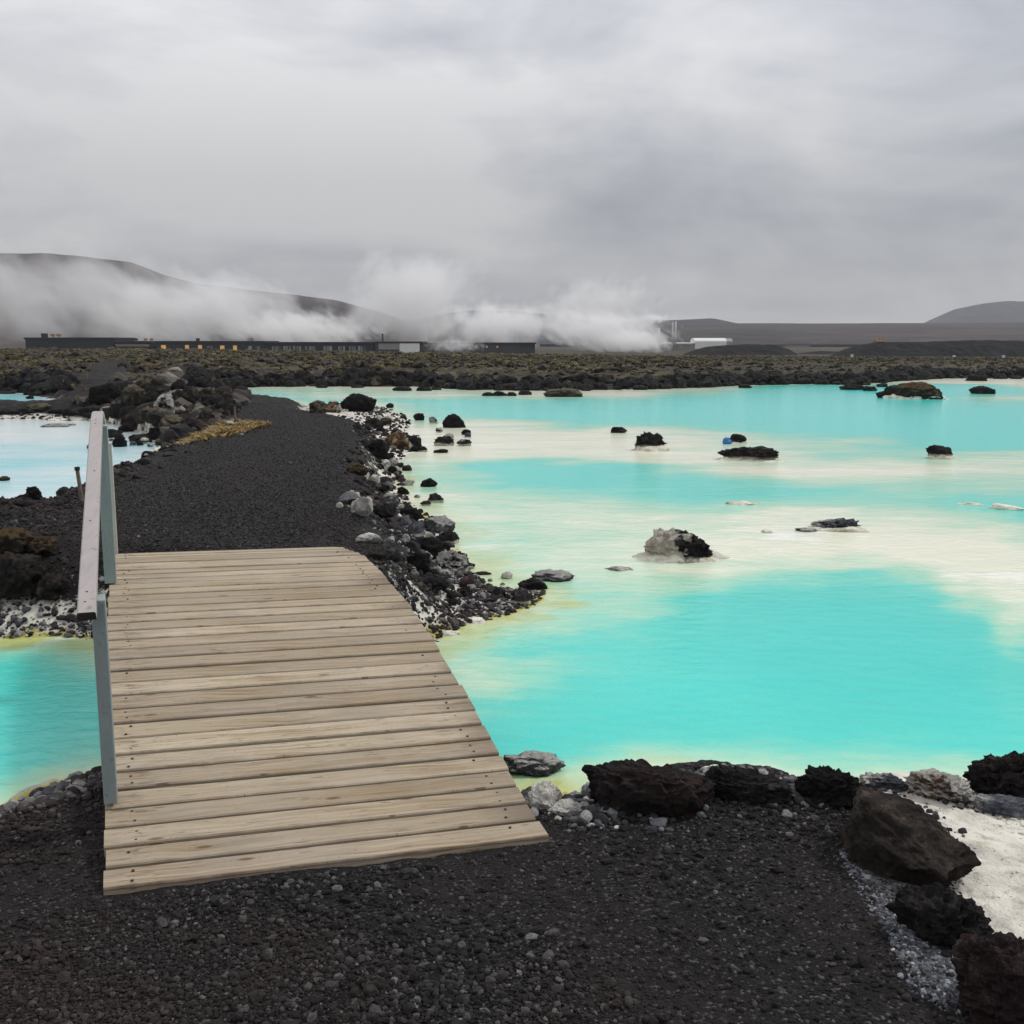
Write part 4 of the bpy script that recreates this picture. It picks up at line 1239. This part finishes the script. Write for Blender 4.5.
e, cx, w, zt = building('service_building', 'windowless navy black box building at the far left of the lava plain', 'building', 25, 113, 337.5, depth=14)
MB().box((-w / 2 + 9 * .235 + .3, 5, zt + .5), (1.2, 1.2, 1.0), bevel=.05).build('roof_vent', m_navy, e)
for q in (4.0, 5.4): MB().box((-w / 2 + q, 6, zt + .6), (.9, .9, .5), bevel=.05).box((-w / 2 + q, 6, zt + .2), (.2, .2, .5)).build('roof_fitting', m_rust, e)
e, cx, w, zt = building('annex_building', 'low annex with tan fascia between the navy box and the long dark building', 'building', 114.5, 150, 341, depth=10)
MB().box((0, -.08, zt - 1.0), (w - .4, .15, .55)).build('fascia', m_tan, e)
for q in (-.5, 1.8, 3.2): MB().box((q, 4, zt + .35), (.7, .7, .55), bevel=.05).build('roof_fitting', m_rust if q > 0 else m_navy, e)
e, cx, w, zt = building('bath_house', 'long dark building with a row of orange lit windows behind the lava', 'building', 155.5, 263, 341, depth=16)
for x0, x1, y0, y1 in [(161, 166, 345, 349.5), (185, 189, 345, 349.5), (198, 202, 345, 350.5), (220, 224.5, 345.5, 350.5), (233, 237, 345.5, 350.5)]: win(e, cx, x0, x1, y0, y1, mat=m_lit)
for x0, x1 in [(207, 213), (248, 252), (255, 260)]: win(e, cx, x0, x1, 346, 349.5)
MB().tube((w / 2 - 3.2, 3, zt - .1), (w / 2 - 3.2, 3, zt + .7), .22).build('roof_fitting', m_rust, e)
MB().box((-3.5, 3, zt + .3), (.7, .7, .7)).build('roof_vent', m_navy, e)
e, cx, w, zt = building('glazed_hall', 'long dark hall with glass bays under a flat roof beside the steam', 'building', 264, 374, 342, y=BY + 1, depth=16)
for x0, x1 in [(272, 281), (283, 291), (293, 301), (305, 315), (323, 332), (338, 345), (349, 356), (358, 366)]: win(e, cx, x0, x1, 346, 351.5, y=BY + 1, mull=2)
e, cx, w, zt = building('entrance_building', 'grey block with one large white panel and a roof pipe, mid building row', 'building', 375, 420.5, 341.5, y=BY - 1, depth=14, wall=m_dgrey)
xa, xb, z1, z0 = span(378.5, 399, 343, 349.5, BY - 1); MB().box(((xa + xb) / 2 - cx, -.06, (z1 + z0) / 2), (xb - xa, .12, z1 - z0)).build('grey_panel', m_lgrey, e)
xa, xb, z1, z0 = span(399.5, 419.5, 343, 356, BY - 1); MB().box(((xa + xb) / 2 - cx, -.08, (z1 + z0) / 2), (xb - xa, .16, z1 - z0)).build('white_panel', m_white, e)
xa = span(381, 382, 333.5, 342, BY - 1); MB().tube((xa[0] - cx, 3, zt - .1), (xa[0] - cx, 3, xa[2]), .2).build('roof_pipe', m_dgrey, e)
e, cx, w, zt = building('steam_side_building', 'dark building with three small lit windows, half lost in steam', 'building', 421, 535, 342.5, y=BY, depth=18, wall=m_dgrey)
for x in (475.5, 486, 496.5): win(e, cx, x, x + 1.6, 346, 347.6, mat=m_lit)
xa, xb, z1, z0 = span(520, 534.5, 343.5, 347, BY); MB().box(((xa + xb) / 2 - cx, -.07, (z1 + z0) / 2), (xb - xa, .14, z1 - z0)).build('dark_fascia', m_navy, e)

# power plant
PY = 430.0
xa, xb, z1, z0 = span(428, 468, 326, 345, PY)
e = empty('power_station', ((xa + xb) / 2, PY, 0)); set_props(e, 'dark power station block with a pale pipe bridge, nearly lost in steam', 'power station')
cx = (xa + xb) / 2
MB().box((0, 6, z1 / 2), (xb - xa, 12, z1)).box((-3, 6, z1 + .8), (6, 8, 1.6)).box((5, 6, z1 + .4), (3, 6, .8)).build('wall', m_dgrey, e)
xa, xb, z1, z0 = span(470, 519, 323, 326, PY); p_ = MB().box(((xa + xb) / 2 - cx, 2, (z1 + z0) / 2), (xb - xa, 2, z1 - z0), bevel=.1)
for q in np.linspace(xa + .5, xb - .5, 5): p_.box((q - cx, 2, z0 / 2), (.4, .4, z0))
p_.build('pipe_bridge', m_metal, e)


def stack(px, wpx, ytop, label, cap=False):
    a = at_y(px, ytop, PY); rad = wpx / FOC * PY / 2
    e = empty('chimney', (a[0], PY - 2, 0)); set_props(e, label, 'chimney')
    MB().tube((0, 0, -.5), (0, 0, a[2]), rad, rad * .92, 16).build('shaft', m_metal, e, True)
    MB().tube((0, 0, a[2] - .3), (0, 0, a[2] + .15), rad * 1.15, rad * 1.15, 16).build('rim', m_lgrey, e, True)
stack(672.2, 1.6, 321, 'thin pale chimney, left one of the close pair beside the white arched hall')
stack(675.0, 1.6, 320.5, 'thin pale chimney, right one of the close pair beside the white arched hall')
stack(657, 5.2, 326.5, 'short fat pale chimney left of the thin pair')
e, cx, w, zt = building('plant_building', 'low pale plant building with a long pipe under the thin chimneys', 'building', 640, 694, 342.5, y=PY, depth=12, wall=m_lgrey, roof=m_white)
MB().tube((-w / 2, -1.5, zt * .7), (w / 2 - 1, -1.5, zt * .7), .45, .45, 12).build('pipe', m_metal, e, True)
# arched hall
xa, xb, z1, z0 = span(695, 733, 338, 352, PY)
e = empty('arched_hall', ((xa + xb) / 2, PY, 0)); set_props(e, 'white hall with rounded barrel roof behind the black lava mound', 'hall')
w = xb - xa; D = 11
prf = [(0, -1), (0, z1 * .55)] + [(D / 2 - D / 2 * math.cos(a), z1 * .55 + z1 * .45 * math.sin(a)) for a in np.linspace(.15, math.pi - .15, 14)] + [(D, z1 * .55), (D, -1)]
MB().prism(prf, -w / 2, w / 2 - 2.5).build('roof', m_white, e, False)
MB().prism([(y_ * .97 + .15, z_ - .12) for y_, z_ in prf], w / 2 - 2.5, w / 2).build('gable_wall', m_lgrey, e)
# second white roof
xa, xb, z1, z0 = span(787, 811, 346, 352, PY)
e = empty('white_shed', ((xa + xb) / 2, PY, 0)); set_props(e, 'low white shed roof showing between the two black lava mounds', 'shed')
w = xb - xa
MB().box((0, 4, 0), (w, 8, z1 * .55 * 2)).build('wall', m_lgrey, e)
MB().prism([(-.4, z1 * .55), (4, z1), (8.4, z1 * .55)], -w / 2 - .3, w / 2 + .3).build('roof', m_white, e)
a = at_y(818, 336.5, 1150)
e = empty('farmhouse', (a[0], 1150, a[2] - 1.4)); set_props(e, 'tiny white house alone on the dark slope beyond the white shed', 'house')
MB().box((0, 3, 1.0), (8, 6, 3.4)).build('wall', m_white, e)
MB().prism([(-.3, 2.72), (3, 4.2), (6.3, 2.72)], -4.2, 4.2).build('roof', m_lgrey, e)

# excavator on the right mound
EX = 262.0
a = at_y(880, 342.2, EX)
e = empty('excavator', (a[0], EX, a[2] - .15), .3); e.scale = (.6, .6, .6); set_props(e, 'small yellow orange excavator on top of the long black mound', 'excavator')
m_yel = simple('excavator_yellow', lin(206, 136, 52), .5, .4, .1)
bd = MB().box((.1, 0, .75), (1.9, 1.3, .55), bevel=.08).box((.65, 0, 1.1), (.8, 1.2, .35), bevel=.06).build('body', m_yel, e)
MB().box((-.45, .25, 1.35), (.75, .7, .75), bevel=.06).build('cab', m_glass, e)
for sy in (-1, 1): MB().box((0, sy * .6, .22), (2.3, .38, .44), bevel=.18).build('track', m_roof, e)
MB().tube((-.6, -.2, 1.0), (-2.0, -.2, 1.9), .16, .12, 8).tube((-2.0, -.2, 1.9), (-2.7, -.2, .9), .12, .1, 8).build('arm', m_yel, e)
MB().box((-2.75, -.2, .6), (.5, .55, .5), bevel=.08).build('bucket', m_roof, e)
for x, yv, lab in ((852, 357.5, 'bluish white marker post before the left end of the long black mound'), (954, 358.5, 'white marker post before the middle of the long black mound'), (1003.5, 358.5, 'white marker post before the right end of the long black mound')):
    a = at_y(x, yv, 170)
    o = MB().box((0, 0, -.2), (.34, .2, 1.0), bevel=.05).box((0, 0, .38), (.44, .28, .18), bevel=.04).build('marker_post', m_white); o.location = (a[0], 170, a[2])
    set_props(o, lab, 'marker post')

# ================================================================== HILLS AND MOUNDS
def mat_hill(name, a, b, c, sc, moss=None):
    t = NT(name); v = t.coord()
    n = t.noise(v, sc, 7, .62); n2 = t.noise(t.mapping(v, (1, 1, 3.5)), sc * 4.5, 6, .65)
    col = t.ramp(t.math('ADD', t.math('MULTIPLY', n, .6), t.math('MULTIPLY', n2, .4)), [(.36, a), (.5, b), (.64, c)])
    return t.surf(col, .97, .1, t.bump(n2, .5, 1 / sc * .05))


def ridge(name, sil, dist, front, back, mat, label=None, kind='structure', cat=None, rough=.08, ncols=260, base=None, seed=1, basez=.0):
    """a hill whose skyline runs through the photo points sil, at real distance dist"""
    xs_ = np.array([p[0] for p in sil], float); ys_ = np.array([p[1] for p in sil], float)
    px = np.linspace(xs_[0], xs_[-1], ncols)
    py = np.interp(px, xs_, ys_)
    for _ in range(3): py[1:-1] = (py[:-2] + 2 * py[1:-1] + py[2:]) / 4
    top = np.array([at_y(x, y, dist) for x, y in zip(px, py)])
    rows = []
    ts = np.r_[np.linspace(-1, 0, 34), np.linspace(0, 1, 10)[1:]]
    for t_ in ts:
        prof_ = (1 - abs(t_) ** 1.25) if t_ < 0 else 1 - t_ ** 1.5
        yy_ = dist + (front if t_ < 0 else back) * t_
        sc = yy_ / dist
        P = np.c_[top[:, 0] * sc, np.full(ncols, yy_), basez + (top[:, 2] - basez) * prof_]
        amp = np.maximum(top[:, 2] - basez, 0) * rough
        nz = fbm(np.c_[P[:, 0] / front * 5, P[:, 1] / front * 3, np.full(ncols, seed * 1.0)], 5, seed, .55, True)
        P[:, 2] += amp * nz * (1 - (1 - abs(t_)) ** 6 * .75) * (1 if abs(t_) < .999 else 0)
        rows.append(P)
    V = np.concatenate(rows)
    idx = np.arange(len(V)).reshape(len(ts), ncols)
    F = np.stack([idx[:-1, :-1], idx[:-1, 1:], idx[1:, 1:], idx[1:, :-1]], -1).reshape(-1, 4)
    o = np_mesh(name, V, F, mat)
    return set_props(o, label, cat, kind=kind)


hm_l = mat_hill('left_hill_ground', lin(44, 40, 42), lin(66, 60, 61), lin(92, 83, 80), .012)
hm_r = mat_hill('plain_ground', lin(40, 36, 38), lin(58, 52, 53), lin(80, 72, 69), .008)
hm_b = mat_hill('haze_tinted_hill_ground', lin(32, 34, 42), lin(47, 48, 57), lin(66, 66, 73), .006)  # far hills: bluish tint of haze put into the ground colour itself
ridge('hill', [(-420, 300), (-260, 272), (-120, 258), (0, 254), (70, 256), (130, 262), (165, 276), (200, 285), (250, 291), (335, 300), (380, 312), (440, 334), (480, 352)], 1100, 420, 400, hm_l, seed=3)
ridge('hill', [(370, 352), (410, 322), (440, 314), (470, 311), (510, 311), (560, 316), (600, 322), (680, 320), (712, 318), (745, 325), (800, 340), (840, 352)], 1700, 380, 400, hm_b, seed=8)
ridge('hill', [(540, 348), (600, 335), (660, 325), (740, 323.5), (850, 323.5), (930, 323.0), (1024, 322.5), (1150, 322), (1400, 324)], 1450, 700, 500, hm_r, seed=12, rough=.05)
ridge('hill', [(880, 345), (915, 327), (932, 319), (955, 309), (985, 303.5), (1005, 301.5), (1030, 302), (1080, 306), (1160, 316), (1260, 335)], 2500, 500, 500, hm_b, seed=15)
mm_ = mat_hill('black_lava_mound', lin(11, 10, 13), lin(21, 20, 24), lin(38, 36, 38), .25)
ridge('lava_mound', [(668, 362), (674, 358), (690, 351.5), (705, 347), (725, 345.3), (750, 344.3), (775, 345), (790, 349.5), (802, 357), (808, 362)], 300, 14, 14, mm_, 'rounded black lava mound in front of the white arched hall', None, 'mound', rough=.12, seed=21, basez=-2.6)
ridge('lava_mound', [(776, 362), (786, 357), (800, 353), (820, 351.0), (838, 351.5), (862, 362)], 320, 12, 12, mm_, 'low blue black lava ridge between the rounded mound and the long one', None, 'mound', rough=.12, seed=22, basez=-2.6)
ridge('lava_mound', [(818, 363), (828, 357), (842, 350), (858, 345), (875, 342.5), (900, 342), (935, 341.6), (980, 340.2), (1040, 341), (1100, 343), (1180, 360)], 270, 14, 16, mm_, 'long black lava mound with the excavator on it', None, 'mound', rough=.12, seed=23, basez=-2.6)

# ================================================================== STEAM
def steam(label, px, py, wpx, hpx, y, depth, dens, thr=.45, scale=1.0, lean=0, seed=0, soft=1.0, wx=1.0):
    """a cloud of steam: centre and size measured on the photograph, filled with uneven vapour"""
    c = at_y(px, py, y)
    W, Hh = wpx / FOC * y / 2, hpx / FOC * y / 2
    t = NT('steam_vapour')
    v = t.coord('Object')                                    # unit sphere space
    sh = t.n('ShaderNodeCombineXYZ'); q = t.sep(v)
    t.put(sh.inputs[0], t.math('SUBTRACT', q[0], t.math('MULTIPLY', q[2], lean))); t.put(sh.inputs[1], q[1]); t.put(sh.inputs[2], q[2])
    asp = (W / Hh * scale * wx, depth / Hh * scale * .7, scale)
    nv = t.mapping(sh.outputs[0], asp, (seed * 3.7, seed * 1.3, seed * 2.1))
    n = t.noise(nv, 1.35, 6, .58, .15)
    ln = t.n('ShaderNodeVectorMath', _operation='LENGTH'); t.put(ln.inputs[0], sh.outputs[0])
    fall = t.rng(ln.outputs['Value'], .15, .98, 1, 0)
    f = t.math('ADD', t.math('MULTIPLY', t.math('SUBTRACT', n, thr), 3.6), t.math('MULTIPLY', t.math('SUBTRACT', fall, .42), 1.7 * soft))
    f = t.rng(f, 0, 1.0, 0, dens)
    pv = t.n('ShaderNodeVolumePrincipled'); pv.inputs['Color'].default_value = (.997, .997, 1, 1)
    t.put(pv.inputs['Density'], f); pv.inputs['Anisotropy'].default_value = .15
    o_ = t.n('ShaderNodeOutputMaterial'); t.t.links.new(pv.outputs[0], o_.inputs['Volume'])
    V, F = ico(3)
    V = V.copy() * 1.02
    V[:, 0] += V[:, 2] * lean
    o = np_mesh('steam', V, F, t.mat)
    o.location = c; o.scale = (W, depth, Hh)
    set_props(o, label, 'steam', kind='stuff')
    return o


SY = 300.0
steam('thin grey steam veil drifting over the slope of the left hill', 80, 300, 420, 150, 520, 40, .030, .43, 1.2, -.2, 1)
steam('steam bank rising behind the long dark building', 215, 312, 280, 100, 400, 26, .085, .43, 1.4, -.2, 2)
steam('bright low steam bank behind the glazed hall', 300, 330, 190, 50, 330, 16, .16, .43, 1.8, -.2, 3)
steam('tall soft steam column above the entrance building', 405, 298, 190, 140, 380, 24, .105, .45, 1.2, .25, 4)
steam('thin steam hanging before the power station', 500, 326, 180, 62, 400, 20, .15, .42, 1.3, 0, 5)
steam('dense white steam cloud left of the thin chimneys', 600, 330, 175, 58, 370, 20, .16, .43, 1.9, -.25, 6)
steam('bright steam bank on the ground left of the plant building', 634, 341, 90, 30, 345, 12, .25, .42, 1.3, -.2, 7)
steam('white steam trail blowing left from the thin chimneys', 650, 318.5, 48, 13, PY - 2, 4, .5, .43, 1.2, 0, 8)
steam('loose steam rising above the dense white cloud', 600, 305, 160, 80, 410, 18, .085, .44, 1.5, .2, 9)
steam('wisp of steam in front of the steam side building', 455, 345, 90, 22, 240, 5, .20, .47, 1.6, 0, 10)

# ================================================================== HAZE
hb = MB(); hb.box((0, 1300, 60), (6200, 3600, 150))
t = NT('thin_damp_air'); pv = t.n('ShaderNodeVolumePrincipled')
pv.inputs['Color'].default_value = (.93, .95, 1, 1); pv.inputs['Density'].default_value = .00015; pv.inputs['Anisotropy'].default_value = .1
t.t.links.new(pv.outputs[0], t.n('ShaderNodeOutputMaterial').inputs['Volume'])
USE_HAZE = True
if USE_HAZE:
    hz = hb.build('haze', t.mat); set_props(hz, kind='stuff')

# ================================================================== SKY AND LIGHT
SUN_AZ, SUN_EL = 68, 48            # degrees right of the view direction, above the horizon
w = bpy.data.worlds.new('World'); scene.world = w; w.use_nodes = True
t = NT('', w.node_tree)
v = t.coord('Generated')
q = t.sep(v)
up = t.math('MAXIMUM', q[2], 0)
den = t.math('ADD', up, .16)
cc = t.n('ShaderNodeCombineXYZ'); t.put(cc.inputs[0], t.math('DIVIDE', q[0], den)); t.put(cc.inputs[1], t.math('DIVIDE', q[1], den)); cc.inputs[2].default_value = 1.7
n1 = t.noise(t.mapping(cc.outputs[0], (.55, .8, 1), (3.4, 1.2, 0)), 1.0, 5, .52, .3)
n2 = t.noise(t.mapping(v, (3.2, 3.2, 7.5), (.6, 0, .35)), 1.0, 6, .56, .35)
cl = t.math('ADD', t.math('MULTIPLY', n1, .42), t.math('MULTIPLY', n2, .58))
cl = t.math('ADD', cl, t.math('MULTIPLY', q[0], -.20))
elev = t.ramp(up, [(0, .40), (.06, .385), (.14, .43), (.27, .64), (.5, .72), (1, .79)])
lum = t.math('MULTIPLY', elev, t.rng(cl, .40, .59, .80, 1.26))
ccol = t.mix(t.rng(cl, .38, .62), (.90, .93, 1.035, 1), (1.0, .996, .996, 1))
cloud = t.vmath('SCALE', ccol); cloud.node.inputs['Scale'].default_value = 1
t.put(cloud.node.inputs['Scale'], lum)
bgc = t.n('ShaderNodeBackground'); t.put(bgc.inputs[0], cloud); bgc.inputs[1].default_value = 1.0
sky = t.n('ShaderNodeTexSky', _sky_type='NISHITA'); sky.sun_disc = False
sky.sun_elevation = R(SUN_EL); sky.sun_rotation = R(SUN_AZ)
bgs = t.n('ShaderNodeBackground'); t.put(bgs.inputs[0], sky.outputs[0]); bgs.inputs[1].default_value = .08
mx = t.n('ShaderNodeMixShader'); mx.inputs[0].default_value = .92
t.t.links.new(bgs.outputs[0], mx.inputs[1]); t.t.links.new(bgc.outputs[0], mx.inputs[2])
t.t.links.new(mx.outputs[0], t.n('ShaderNodeOutputWorld').inputs[0])

sd = bpy.data.lights.new('sun', 'SUN'); sd.energy = 1.8; sd.angle = R(10); sd.color = (1, .965, .91)
so = bpy.data.objects.new('sun', sd); COL.objects.link(so)
dirv = Vector((math.sin(R(SUN_AZ)) * math.cos(R(SUN_EL)), math.cos(R(SUN_AZ)) * math.cos(R(SUN_EL)), math.sin(R(SUN_EL))))
so.rotation_euler = dirv.to_track_quat('Z', 'Y').to_euler(); so.location = dirv * 50

# ================================================================== CAMERA AND RENDER
cd = bpy.data.cameras.new('camera'); cam = bpy.data.objects.new('camera', cd); COL.objects.link(cam)
cd.sensor_width = 36; cd.sensor_fit = 'HORIZONTAL'; cd.lens = 36 * FOC / 1024
cam.location = (0, 0, CAMZ); cam.rotation_euler = (math.pi / 2 - PITCH, 0, 0)
cd.clip_start = .05; cd.clip_end = 9000
scene.camera = cam
scene.render.engine = 'CYCLES'
scene.cycles.use_denoising = True
scene.cycles.max_bounces = 8; scene.cycles.diffuse_bounces = 3; scene.cycles.glossy_bounces = 3
scene.cycles.volume_bounces = 6
scene.cycles.volume_step_rate = 1.0; scene.cycles.volume_max_steps = 256
vs = scene.view_settings
vs.view_transform = 'Standard'; vs.look = 'None'; vs.exposure = .14; vs.gamma = 1
vs.use_curve_mapping = False
